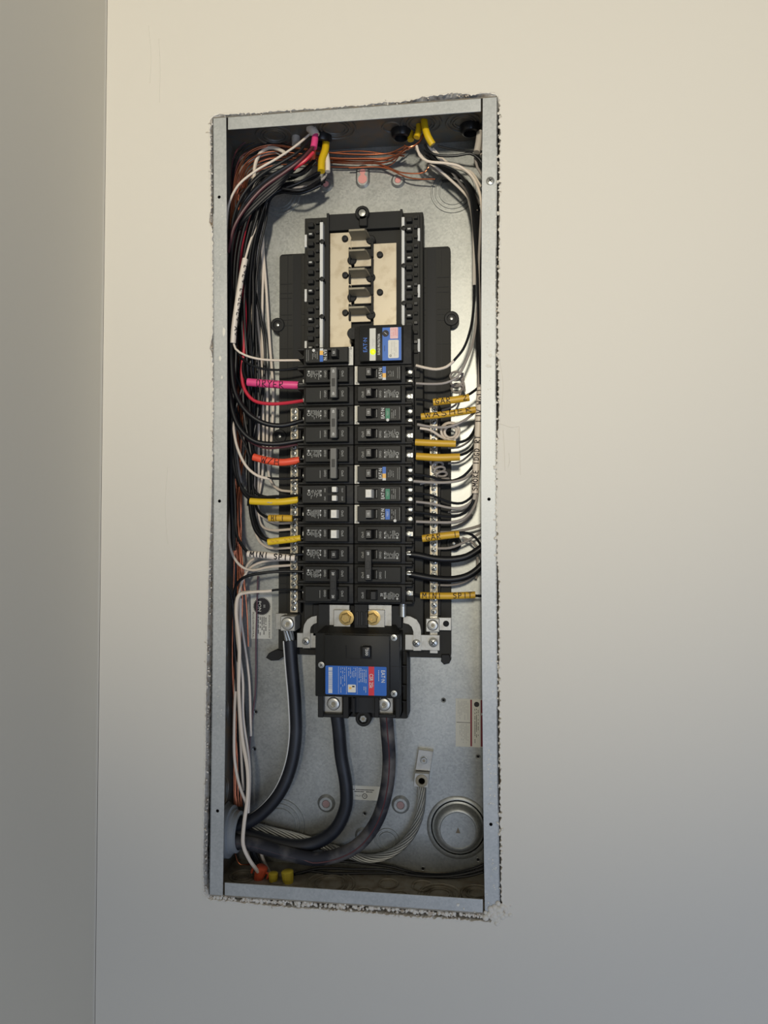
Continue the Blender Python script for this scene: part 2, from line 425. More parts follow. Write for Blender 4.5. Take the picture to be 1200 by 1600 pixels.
# holes and screws on the side flanges
for (px, py) in ((342.5, 308), (343, 783), (340, 1267), (764, 780), (767, 1288)):
    c = at(px, py, 0); mb = MB()
    mb.lathe((c.x, -.0003, c.z), [(.0021, .0002), (.0013, -.0001), (.0013, .0002)], HOLE, 14); mb.build('screw_hole', box)
def phillips(mb, x, y, z, r, m=STEEL, dome=.35, rot=.6):
    mb.lathe((x, y, z), [(r, .0), (r * .95, -r * .2), (r * .6, -r * dome), (r * .2, -r * dome * 1.1)], m, 18, cap0=False)
    for a in (rot, rot + math.pi / 2):
        dx, dz = math.cos(a) * r * .55, math.sin(a) * r * .55; nx, nz = -math.sin(a) * r * .09, math.cos(a) * r * .09
        mb.prism([(x - dx - nx, z - dz - nz), (x + dx - nx, z + dz - nz), (x + dx + nx, z + dz + nz), (x - dx + nx, z - dz + nz)], y - r * dome * 1.18, y - r * .1, SLOT)
c = at(766, 283, 0); mb = MB(); phillips(mb, c.x, -.0002, c.z, .0052); mb.build('flange_screw', box, 'small silver screw in the right flange')
# paint spots on the flanges
mb = MB()
def spot(px, py, r, ax=1.0):
    c = at(px, py, 0); k = 7
    pts = [(c.x + r * R_.uniform(.5, 1.2) * math.cos(a * 6.283 / k), c.z + ax * r * R_.uniform(.5, 1.2) * math.sin(a * 6.283 / k)) for a in range(k)]
    mb.prism(pts, -.0004, .0003, STK)
for y0, y1, n in ((290, 500, 60), (500, 640, 14), (1170, 1260, 36), (1340, 1420, 20), (1020, 1110, 5)):
    for k in range(n): spot(R_.uniform(760.5, 775), R_.uniform(y0, y1), R_.uniform(.0003, .0011))
for k in range(60): spot(R_.uniform(338, 350), R_.uniform(320, 520) if k < 34 else R_.uniform(820, 1130), R_.uniform(.0003, .0008))
for x, y, r, a in ((350, 518, .0026, 2.6), (344, 560, .0017, 2.2), (347, 590, .0014, 2), (766, 555, .003, .9), (764, 572, .0045, .35), (716, 1414, .002, 1), (725, 1420, .0016, .8), (742, 1425, .0016, .6)): spot(x, y, r, a)
mb.build('paint_spots', box, 'dried white paint spots', kind='stuff')

# embossed rings, knockouts and holes
def knockout(c, rs, ax=(0, 1, 0), m=GALV, name='knockout'):
    mb = MB()
    for i, r in enumerate(rs): mb.ring(c, r, .0013 + .0004 * (i == 0), m, 48, ax, .0011)
    return mb.build(name, box)
for px, py, rs in ((437, 303, (32, 26, 21)), (708, 298, (33, 27, 21)), (437, 1288, (38, 31, 24)), (605, 1313, (17, 12))):
    c = at(px, py, DEP); knockout((c.x, DEP - .0004, c.z), [r / 1100 for r in rs])
c = at(716, 1293, DEP)
mb = MB(); mb.lathe((c.x, DEP, c.z), [(.0425, -.0002), (.0405, -.0018), (.0375, -.0020), (.0365, -.0002), (.0350, -.0002), (.0325, -.0014), (.0290, -.0085), (.0265, -.0100), (.0245, -.0102), (.0235, -.0094), (.004, -.0094)], GALV, 48)
mb.prism([(c.x - .003, c.z - .0035), (c.x + .003, c.z - .0035), (c.x, c.z + .004)], DEP - .0098, DEP - .0092, GALVD)
mb.build('round_cover', box, 'large dished round knockout in the lower right of the back')
for px, py, r in ((510, 1255, .0125), (626, 1257, .0125), (510, 289, .010), (622, 283, .010), (567, 1305, .011)):
    c = at(px, py, DEP); mb = MB()
    mb.lathe((c.x, DEP, c.z), [(r, -.0002), (r * .72, -.0034), (r * .46, -.0034), (r * .4, -.0026), (r * .4, -.0024)], GALV, 28, cap1=False)
    mb.lathe((c.x, DEP, c.z), [(r * .4, -.0024), (r * .38, -.0029)], PINK if py < 400 else PINKD, 20, cap0=False)
    mb.build('mounting_boss', box)
c = at(567, 277, DEP); mb = MB()
pts = [(c.x + .010 * math.cos(a), c.z + .008 + .010 * math.sin(a)) for a in [i * math.pi / 12 for i in range(13)]] + [(c.x + .010 * math.cos(a), c.z - .006 + .010 * math.sin(a)) for a in [math.pi + i * math.pi / 12 for i in range(13)]]
ins = [((x - c.x) * .75 + c.x, (z - c.z) * .8 + c.z) for x, z in pts]
mb.loops([[(x, DEP - .0002, z) for x, z in pts], [(x, DEP - .003, z) for x, z in ins]], GALV, cap1=True)
mb.lathe((c.x, DEP, c.z - .004), [(.0064, -.0029), (.0062, -.0036)], PINK, 20, cap0=False); mb.lathe((c.x, DEP, c.z + .0065), [(.0042, -.0029), (.0040, -.0035)], PINK, 16, cap0=False)
mb.prism([(c.x - .0028, c.z - .002), (c.x + .0028, c.z - .002), (c.x + .0028, c.z + .006), (c.x - .0028, c.z + .006)], DEP - .0034, DEP - .0029, PINK)
mb.build('keyhole_slot', box, 'keyhole mounting slot with pink backing showing')
for px, py in ((747, 1182), (570, 1271), (747, 1343), (661, 1357), (693, 1094), (400, 1112), (398, 1170), (605, 1388)):
    c = at(px, py, DEP); mb = MB()
    mb.lathe((c.x, DEP - .0002, c.z), [(.0034, 0), (.0026, -.0008), (.0020, -.0004)], GALV, 14); mb.lathe((c.x, DEP - .0008, c.z), [(.0019, 0), (.0019, -.0001)], HOLE, 12)
    mb.build('dimple', box)
for sg, lst in ((1, ((-.115, .05, .024), (-.03, .042, .027), (.045, .050, .012), (.085, .045, .026), (.14, .05, .022))), (-1, ((-.155, .05, .016), (-.105, .05, .014), (-.035, .045, .031), (.012, .03, .010), (.04, .055, .012), (.058, .026, .012), (.085, .055, .013), (.108, .036, .026), (.155, .045, .02)))):
    for x, y, r in lst: knockout((x, y, sg * (HH - .0006)), [r, r * .72, r * .55] if r > .013 else [r], (0, 0, 1), GALVD if sg > 0 else RUST_LIT)
for z, r in ((-.385, .018), (-.28, .017), (.30, .02), (-.20, .012), (.42, .02)): knockout((-HW + .0006, .045, z), [r, r * .68], (1, 0, 0), GALVD)

# stickers on the back sheet
def microprint(mb, x0, x1, z0, z1, y, m, pitch=.0012, th=.0004, vertical=True, dens=.78, ragged=.35):
    """rows of unreadable small print; vertical = lines run up and down"""
    a0, a1, b0, b1 = (x0, x1, z0, z1) if vertical else (z0, z1, x0, x1)
    a = min(a0, a1) + pitch / 2; bl, bh = min(b0, b1), max(b0, b1)
    while a < max(a0, a1):
        b = bh if vertical else bl; end = (bl + R_.random() * ragged * (bh - bl)) if vertical else (bh - R_.random() * ragged * (bh - bl))
        while (b > end if vertical else b < end):
            l = R_.uniform(.0006, .0022)
            if R_.random() < dens:
                e = b - l if vertical else b + l
                if vertical: mb.box(a - th / 2, a + th / 2, y, y + .00005, b, e, m)
                else: mb.box(b, e, y, y + .00005, a - th / 2, a + th / 2, m)
            b = b - l - .0003 if vertical else b + l + .0003
        a += pitch
def quad(px0, py0, px1, py1, y):
    xm, ym = (px0 + px1) / 2, (py0 + py1) / 2
    return at(px0, ym, y).x, at(px1, ym, y).x, at(xm, py1, y).z, at(xm, py0, y).z
DN = (0, 0, -1); UPZ = (0, 0, 1); RX = (1, 0, 0); LX = (-1, 0, 0)
x0, x1, z0, z1 = quad(392, 929, 425, 998, DEP)
mb = MB(); mb.box(x0, x1, DEP - .0004, DEP, z0, z1, STKG); st = mb.build('notice_sticker', box, 'silver sticker with a black serrated seal reading PON')
mb = MB(); y = DEP - .00048; cx = (x0 + x1) / 2 + .0008; cz = z1 - .0165
pts = []
for i in range(72): a = i * math.pi / 36; r = .0112 if i % 2 else .0132; pts.append((cx + r * math.cos(a), cz + r * math.sin(a)))
mb.prism(pts, y, y + .00005, INK)
mb.text('PON', (cx - .0035, y - .0001, cz), DN, RX, .0050, STKG, .01, .0145); mb.text('BR', (cx + .0035, y - .0001, cz), DN, RX, .0028, GRYP)
mb.text('PLUG-ON NEUTRAL', (x0 + .0036, y, (z0 + z1) / 2 - .012), DN, RX, .0026, INK, .01, .036)
mb.text('BONDING SCREW', (x1 - .0036, y, (z0 + z1) / 2 - .014), DN, RX, .0022, INK, .01, .032)
microprint(mb, x0 + .007, x1 - .0065, z0 + .003, z1 - .031, y, INK, .0027, .0013)
mb.build('sticker_print', st)
x0, x1, z0, z1 = quad(712, 1092, 757, 1167, DEP)
mb = MB(); mb.box(x0, x1, DEP - .0004, DEP, z0, z1, STKG); st = mb.build('warning_sticker', box, 'warning sticker with dark red bands')
mb = MB(); y = DEP - .00048; W = x1 - x0; Hh = z1 - z0
mb.box(x0 + W * .87, x0 + W * .97, y, y + .00005, z0 + .001, z1 - .001, RED2); mb.box(x0 + W * .51, x0 + W * .57, y, y + .00005, z0 + .001, z1 - .001, RED2)
mb.box(x0 + W * .03, x0 + W * .5, y, y + .00005, z0 + Hh * .5, z0 + Hh * .51, INK)
microprint(mb, x0 + W * .06, x0 + W * .48, z0 + Hh * .53, z1 - .003, y, GRYP, .0022, .0009); microprint(mb, x0 + W * .12, x0 + W * .48, z0 + .004, z0 + Hh * .48, y, GRYP, .0022, .0009)
microprint(mb, x0 + W * .64, x0 + W * .82, z0 + .003, z0 + Hh * .8, y, INK, .0022, .0008)
mb.lathe((x0 + W * .73, y, z0 + Hh * .89), [(.0036, 0), (.0036, .00005)], INK, 12)
mb.prism([(x0 + W * .89, z0 + Hh * .66), (x0 + W * .95, z0 + Hh * .69), (x0 + W * .89, z0 + Hh * .72)], y - .0001, y, STKG)
mb.build('sticker_print', st)
x0, x1, z0, z1 = quad(545, 1228, 595, 1250, DEP)
mb = MB(); mb.box(x0, x1, DEP - .0004, DEP, z0, z1, STKG); st = mb.build('listing_sticker', box, 'small upside-down certification sticker between the two feeder cables')
mb = MB(); y = DEP - .00048
mb.ring(((x0 + x1) / 2, y, z0 + .0055), .0032, .0004, INK, 20, h=.00003); mb.text('UL', ((x0 + x1) / 2, y, z0 + .0055), (-1, 0, 0), (0, 0, -1), .0024, INK, .01)
mb.text('LISTED', ((x0 + x1) / 2 - .009, y, z0 + .0055), (-1, 0, 0), (0, 0, -1), .0020, INK)
microprint(mb, x0 + .003, x1 - .008, z0 + .010, z1 - .003, y, INK, .0026, .0012, vertical=False, dens=.9)
mb.build('sticker_print', st)

# ================================================================== BUS CHASSIS
ch = thing('bus_chassis', 'black plastic breaker mounting base with bare tin-plated bus bars at its top', 'bus chassis', (0, DEP, 0))
def rrect(x0, x1, z0, z1, r, k=5):
    P = []
    for cx, cz, a0_ in ((x1 - r, z1 - r, 0), (x0 + r, z1 - r, 90), (x0 + r, z0 + r, 180), (x1 - r, z0 + r, 270)):
        for i in range(k + 1): a = math.radians(a0_ + 90 * i / k); P.append((cx + r * math.cos(a), cz + r * math.sin(a)))
    return P
YB = .080
mb = MB()
xl_, xr_, zb, zt = -.1155, .1215, -.2065, .3475
mb.prism(rrect(xl_, xr_, zb, zt, .005), YB, DEP - .006, BASE, ch=.0008)
# grooves and ribs on the wings
for sg in (-1, 1):
    xo = xl_ if sg < 0 else xr_
    for k, dx in enumerate((.020, .031, .012, .043)):
        xx = xo - sg * dx
        mb.box(xx - .0004, xx + .0004, YB - .0007, YB, zb + .004, zt - .002, BLK)
    mb.box(xo - sg * .020, xo - sg * .031, YB - .0005, YB, zb + .004, zt - .002, BLK)
    for zr in (.345, .305, .292, .285, .262, .255, .247, .215, .13, .05, -.03, -.11):
        mb.box(xo - sg * .002, xo - sg * .018, YB - .0008, YB, zr, zr + .0009, BLK); mb.box(xo - sg * .033, xo - sg * .044, YB - .0008, YB, zr, zr + .0009, BLK)
mb.build('base_wings', ch)
for px, py in ((434, 508), (705.5, 498), (437, 682), (709, 849)):
    c = at(px, py, YB); mb = MB()
    mb.lathe((c.x, YB - .002, c.z), [(.0100, .016), (.0100, .001), (.0090, 0), (.0060, 0), (.0055, .0015), (.0022, .0015)], BLK, 28)
    mb.lathe((c.x, YB - .0012, c.z), [(.0024, .001), (.0022, -.0006), (.0008, -.001)], STEEL, 14)
    mb.build('mounting_ear', ch)
# feet at the bottom corners
for pts_px, in (([(434, 1014), (421, 1020), (416, 1027), (424, 1032), (436, 1031), (446, 1024), (452, 1018)],), ([(702, 1022), (705, 1030), (702, 1036), (694, 1038), (689, 1033), (690, 1022)],)):
    P = [at(x, y, YB) for x, y in pts_px]; mb = MB(); mb.prism([(p.x, p.z) for p in P], YB - .003, DEP - .006, BLK, ch=.001); mb.build('locating_foot', ch)
# raised middle
YM = .058
mb = MB()
xa, xb = at(476, 400, YM).x, at(661, 400, YM).x; zt2 = at(570, 336, YM).z
mb.box(xa, xb, YM, YB, -.195, zt2, BASE, .0008)
# walls beside the bus and rim
for px in (512, 627): x = at(px, 420, YM - .012).x; mb.box(x - .0016, x + .0016, YM - .012, YM, .17, zt2, BLK)
mb.box(at(512, 400, YM).x, at(627, 400, YM).x, YM - .008, YM, at(570, 362, YM).z, zt2, BLK, .0006)
for px, k0 in ((489, 0), (643, 1)):       # outer neutral clip tower with teeth
    x = at(px, 420, YM - .010).x
    mb.box(x - .0105, x + .0105, YM - .004, YM, .165, zt2 - .004, BASE, .0006)
    for i in range(15):
        z = zt2 - .014 - i * .0127
        mb.box(x - .007, x + .001, YM - .012, YM - .004, z - .003, z + .003, BLK, .0005)
        mb.box(x + .003, x + .008, YM - .009, YM - .004, z + .002, z + .006, HND if i % 2 else BASE, .0004)
        if i % 3 == 1: mb.box(x - .005, x - .001, YM - .0125, YM - .012, z - .001, z + .001, GRYP)
mb.build('bus_carrier', ch)
for px, pys in ((478, (377, 462, 543)), (654.5, (367, 455, 540))):
    for py in pys:
        c = at(px, py, YM - .003); mb = MB(); mb.box(c.x - .0016, c.x + .0016, YM - .0045, YM, c.z - .0085, c.z + .0085, WHT, .0003); mb.build('neutral_clip', ch, 'pale slot clip')
for px0, px1, pya, pyb in ((499.5, 504.5, 347, 545), (627.5, 632, 339, 507)):
    x0, x1, z0, z1 = quad(px0, pya, px1, pyb, YM - .013); mb = MB()
    mb.box(x0, x1, YM - .013, YM, z0 - .03, z1, WHT, .0003); rail = mb.build('neutral_rail', ch, 'pale plug-on neutral rail')
    for i in range(4 if px0 < 600 else 3):
        mb = MB(); z = at(px0, (378 if px0 < 600 else 357) + 58.5 * i, YM - .013).z
        mb.lathe(((x0 + x1) / 2 + .001, YM - .0128, z), [(.0032, .004), (.003, -.002), (.001, -.0024)], BLK, 12)
        mb.build('rail_stud', rail)
# bus bars: plate px limits at depth
YP = .050
zc_st = [at(565, py, YP).z for py in (380, 410.5, 439, 468.5, 497)]
for side in (-1, 1):
    mb = MB()
    if side < 0: x0, x1, z0, z1 = quad(515.5, 363.5, 549, 545, YP)
    else: x0, x1, z0, z1 = quad(583.5, 380, 619.5, 510, YP)
    mb.box(x0, x1, YP, YP + .004, z0, z1, TIN, .0004)
    xf0, xf1 = at(550, 430, YP).x, at(579, 430, YP).x
    for i, z in enumerate(zc_st):
        if (i % 2 == 0) == (side < 0):
            mb.box(x1 - .001 if side < 0 else x0 + .001, xf1 if side < 0 else xf0 + .003, YP, YP + .004, z - .0050, z + .0050, TIN, .0004)
    bb = mb.build('bus_bar', ch)
    for i, z in enumerate(zc_st):
        if (i % 2 == 0) == (side < 0):
            m2 = MB(); zt_ = z + .0055
            pts = [(xf0 + .0005, YP), (xf0 + .0005, YP - .029), (xf0 + .0012, YP - .0305), (xf1 - .0035, YP - .0305), (xf1 - .0015, YP - .027), (xf1, YP)]
            L = [[(x, y, zz) for x, y in pts] for zz in (zt_ - .0012, zt_ + .0012)]
            m2.loops(L, DARKM, True, True); m2.build('stab', bb, 'dark upright plug-on stab')
mb = MB()
for px, py in ((539.5, 374), (540, 431), (540, 489.5), (594, 399), (594, 457.5)):
    c = at(px, py, YP); mb.lathe((c.x, YP + .0005, c.z), [(.0042, 0), (.0042, -.004), (.0034, -.0055), (.001, -.0058)], BLK, 18)
for i, z in enumerate(zc_st):     # insulating shells hooked round the stabs
    xx = (at(583, 430, YP).x, at(549, 430, YP).x)[i % 2]
    mb.lathe((xx - (.003 if i % 2 == 0 else -.001), YP + .003, z + .0035), [(.0062, .002), (.0062, -.0045), (.0052, -.0055), (.001, -.0055)], BLK, 20)
for z in zc_st[:-1]:
    mb.box(xf1 + .0012, xf1 + .0042, YP - .004, YP + .004, z - .020, z + .004, BLK, .0006)
    mb.box(xf0 - .0040, xf0 - .0012, YP - .004, YP + .004, z - .028, z - .006, BLK, .0006)
mb.build('bus_insulator', ch)
mb = MB(); P = [at(x, y, YM - .012) for x, y in ((557, 345), (556, 333), (562, 327), (571, 328), (576, 336), (574, 342))]
c = at(566, 333, YM - .012); mb.lathe((c.x, YM - .014, c.z), [(.0095, .03), (.0095, .001), (.0085, 0), (.0058, 0), (.0055, .004), (.001, .004)], BLK, 24)
mb.box(c.x - .004, c.x + .007, YM - .014, YM, c.z - .018, c.z - .004, BLK, .001)
mb.lathe((c.x, YM - .0135, c.z), [(.0052, .004), (.005, .001), (.0045, 0), (.001, -.0005)], STEEL, 16); mb.build('top_mounting_screw', ch, 'screw in a black plastic loop')
# lower insulated block and bus tails
mb = MB()
x0, x1, z0, z1 = quad(497, 946, 545, 985, .045); mb.box(x0 - .010, at(556, 960, .05).x + .001, .056, YB, z0 - .01, z1, BLK, .001)
x0, x1, z0, z1 = quad(553, 946, 575, 982, .036); mb.box(x0, x1, .036, YB, z0, z1 + .002, BLK, .001)
for i in range(3): mb.box(x0 + .003 + i * .006, x0 + .006 + i * .006, .0345, .04, z0 + .004, z1 - .008, HND, .0004)
mb.build('lower_insulator', ch); mb = MB()
x0, x1, z0, z1 = quad(610, 946, 628, 982, .05); mb.box(x0, x1, .05, YB, z0, z1, BLK, .001)
mb.build('lower_insulator', ch); mb = MB()
x0, x1, z0, z1 = quad(497, 944, 514, 990, .040); mb.prism([(x0, z0), (x1, z0 + .006), (x1, z1), (x0, z1)], .042, YB, BLK, ch=.001)
mb.build('lower_insulator', ch)
for px0, px1, py0, py1, bx in ((513, 546, 945, 978, 541), (576, 612, 945, 978, 582.5)):
    x0, x1, z0, z1 = quad(px0, py0, px1, py1, .044); mb = MB(); mb.box(x0, x1, .044, .047, z0, z1, ALU, .0004)
    w_ = x1 - x0
    if bx < 560: mb.box(x0 + w_ * .28, x1 + .002, .040, .044, z0 - .004, z1 - .006, ALU, .0006)
    else: mb.box(x0 - .0005, x0 + w_ * .72, .040, .044, z0 - .004, z1 - .006, ALU, .0006)
    pl = mb.build('bus_tail', ch)
    c = at(bx, 965.5, .038); m2 = MB()
    m2.lathe((c.x, .0395, c.z), [(.0098, .0005), (.0098, -.001), (.0075, -.0012)], BRASS, 28)
    m2.hexa((c.x, c.z), .0072, .0345, .0385, BRASS, .3); m2.lathe((c.x, .0345, c.z), [(.0052, 0), (.0048, -.0018), (.0026, -.0018), (.0024, -.0004), (.0005, -.0004)], BRASS, 20)
    m2.build('bus_bolt', pl, 'brass coloured bolt with hex head')

# ---- neutral bars
def screw_slot(mb, x, y, z, r, rot):
    mb.lathe((x, y, z), [(r * 1.18, .0003), (r * 1.18, -.0001), (r, -.0001), (r, -.001), (r * .8, -.0014), (r * .15, -.0014)], STEEL, 14)
    mb.lathe((x, y - .00012, z), [(r * 1.3, .0001), (r * 1.02, 0)], SLOT, 14, cap0=False, cap1=False)
    dx, dz = math.cos(rot) * r * .85, math.sin(rot) * r * .85; nx, nz = -math.sin(rot) * r * .17, math.cos(rot) * r * .17
    mb.prism([(x - dx - nx, z - dz - nz), (x + dx - nx, z + dz - nz), (x + dx + nx, z + dz + nz), (x - dx + nx, z - dz + nz)], y - .00155, y - .001, SLOT)
    dx, dz, nx, nz = -dz * .6, dx * .6, -nz, nx
    mb.prism([(x - dx - nx, z - dz - nz), (x + dx - nx, z + dz - nz), (x + dx + nx, z + dz + nz), (x - dx + nx, z - dz + nz)], y - .00155, y - .001, SLOT)
YN = .060
def neutral_bar(px0, px1, py0, py1, label, skip, straight=()):
    t = thing('neutral_bar', label, 'terminal bar', (at((px0 + px1) / 2, 800, YN).x, YN + .012, at(px0, py1, YN).z))
    x0, x1, z0, z1 = quad(px0, py0, px1, py1, YN); mb = MB()
    mb.box(x0, x1, YN, YN + .0115, z0, z1, TIN, .0005); mb.box(x1 + .0012, x1 + .0032, YN + .002, YN + .02, z0, z1, BLK)
    mb.build('bar', t)
    cx = (x0 + x1) / 2; z = z1 - .0052; proto = []; i = 0
    for k in range(3):
        m2 = MB(); screw_slot(m2, 0, 0, 0, .0033, (.5, 1.4, 2.3)[k]); s_ = m2.build('terminal_screw', t, local=True); proto.append(s_)
    used = set()
    while z > z0 + .003:
        k = R_.randrange(3); s_ = proto[k]
        if k in used: s_ = proto[k].copy(); col.objects.link(s_); s_.parent = t
        used.add(k)
        dz = R_.uniform(-.0003, .0003); s_.location = Vector((cx + R_.uniform(-.0003, .0003), YN, z + dz)) - Vector(t.location)
        z -= .00805; i += 1
    return t
nbl = neutral_bar(453.5, 465.5, 637, 957, 'left bare metal neutral bar with a long column of terminal screws', ())
nbr = neutral_bar(671.5, 684, 634, 962, 'right bare metal neutral bar with a long column of terminal screws', ())

def lug(name, label, px, py, y, s, hexr, parent=None, d=.022, m=ALU):
    c = at(px, py, y); mb = MB(); mb.box(c.x - s, c.x + s, y, y + d, c.z - s, c.z + s, m, .0008)
    o_ = mb.build(name, parent, label)
    m2 = MB(); m2.lathe((c.x, y, c.z), [(hexr * 1.12, .0004), (hexr * 1.1, -.0002), (hexr, -.0002), (hexr, -.0012)], SLOT, 26, cap1=False, cap0=False)
    m2.lathe((c.x, y, c.z), [(hexr, 0), (hexr, -.0020), (hexr * .85, -.0026), (hexr * .52, -.0026), (hexr * .5, -.0005), (hexr * .1, -.0005)], ALU, 26)
    m2.prism([(c.x + hexr * .36 * math.cos(i * math.pi / 3), c.z + hexr * .36 * math.sin(i * math.pi / 3)) for i in range(6)], y - .0013, y - .0004, DARKM)
    m2.build('set_screw', o_)
    return o_, c
# left neutral lug
c0 = at(450, 974, .045); tl = thing('neutral_lug', 'square aluminium lug with hex set screw holding the white-striped neutral cable', 'lug', (c0.x, .068, c0.z - .01))
mb = MB(); x0, x1, z0, z1 = quad(432, 958, 450, 983, .066); mb.box(x0, x1, .062, .066, z0, z1, ALU, .0004); mb.build('lug_tab', tl)
lug('lug_body', None, 449.5, 974.5, .040, .0098, .0078, tl, .030)
# straps
def strap(pts_px, y, th, name, label, sc, brace=None):
    P = [at(a, b, y) for a, b in pts_px]; t = thing(name, label, 'metal strap', (P[0].x, y, P[-1].z))
    mb = MB(); mb.prism([(p.x, p.z) for p in P], y, y + th, ALU, ch=.0004); mb.build('strap', t)
    if brace: x0, x1, z0, z1 = quad(*brace, y + th); mb = MB(); mb.box(x0, x1, y + th, y + th + .004, z0, z1, ALU, .0004); mb.build('cross_plate', t)
    for px, py, r in sc:
        c = at(px, py, y); m2 = MB(); phillips(m2, c.x, y, c.z, r, STEEL, .4, .9); m2.build('strap_screw', t)
    return t
strap([(495, 962), (495, 973), (490, 975), (486, 979), (484.5, 985), (484.5, 1013), (473, 1013), (473.5, 984), (475, 976), (480, 968), (487, 963.5)], .052, .004, 'neutral_strap', 'curved aluminium strap left of the main breaker', ((478, 1002, .0052),), (464, 989, 494, 1012))
strap([(630, 962), (641, 963), (651, 968), (656, 976), (658, 985), (658, 1017), (646, 1017), (646, 987), (643, 979), (638, 975), (630, 973)], .048, .004, 'neutral_strap', 'curved aluminium strap right of the main breaker', ((650.5, 1005, .0052), (677, 1004, .0060)), (633, 992, 687, 1016))
t = thing('bonding_lug', 'small square lug with a drilled tab at the foot of the right neutral bar', 'lug', (at(690, 975, .055).x, .075, at(690, 990, .055).z))
mb = MB(); x0, x1, z0, z1 = quad(684, 965, 705, 985, .056); mb.box(x0, x1, .056, .060, z0, z1, ALU, .0004)
cc = at(697, 974.5, .056); mb.lathe((cc.x, .0559, cc.z), [(.0040, .0), (.0036, -.0002), (.0010, -.0001)], SLOT, 20); mb.build('lug_tab', t)
mb = MB(); x0, x1, z0, z1 = quad(671.5, 962, 684, 1021, .0585); mb.box(x0, x1, .0585, .068, z0, z1, ALU, .0004); mb.build('bar_end', t)
lug('lug_body', None, 676, 977, .050, .0088, .0066, t, .016)
mb = MB(); c = at(629, 952, .04); mb.lathe((c.x, .045, c.z), [(.0045, -.010), (.0045, .012)], STEEL, 20, ax=(0, 0, 1)); mb.ring((c.x, .045, c.z + .004), .0046, .0005, STEEL, 20, ax=(0, 0, 1))
tag(mb.build('standoff_post'), 'short shiny metal post beside the right bolt under the breakers', 'metal post')

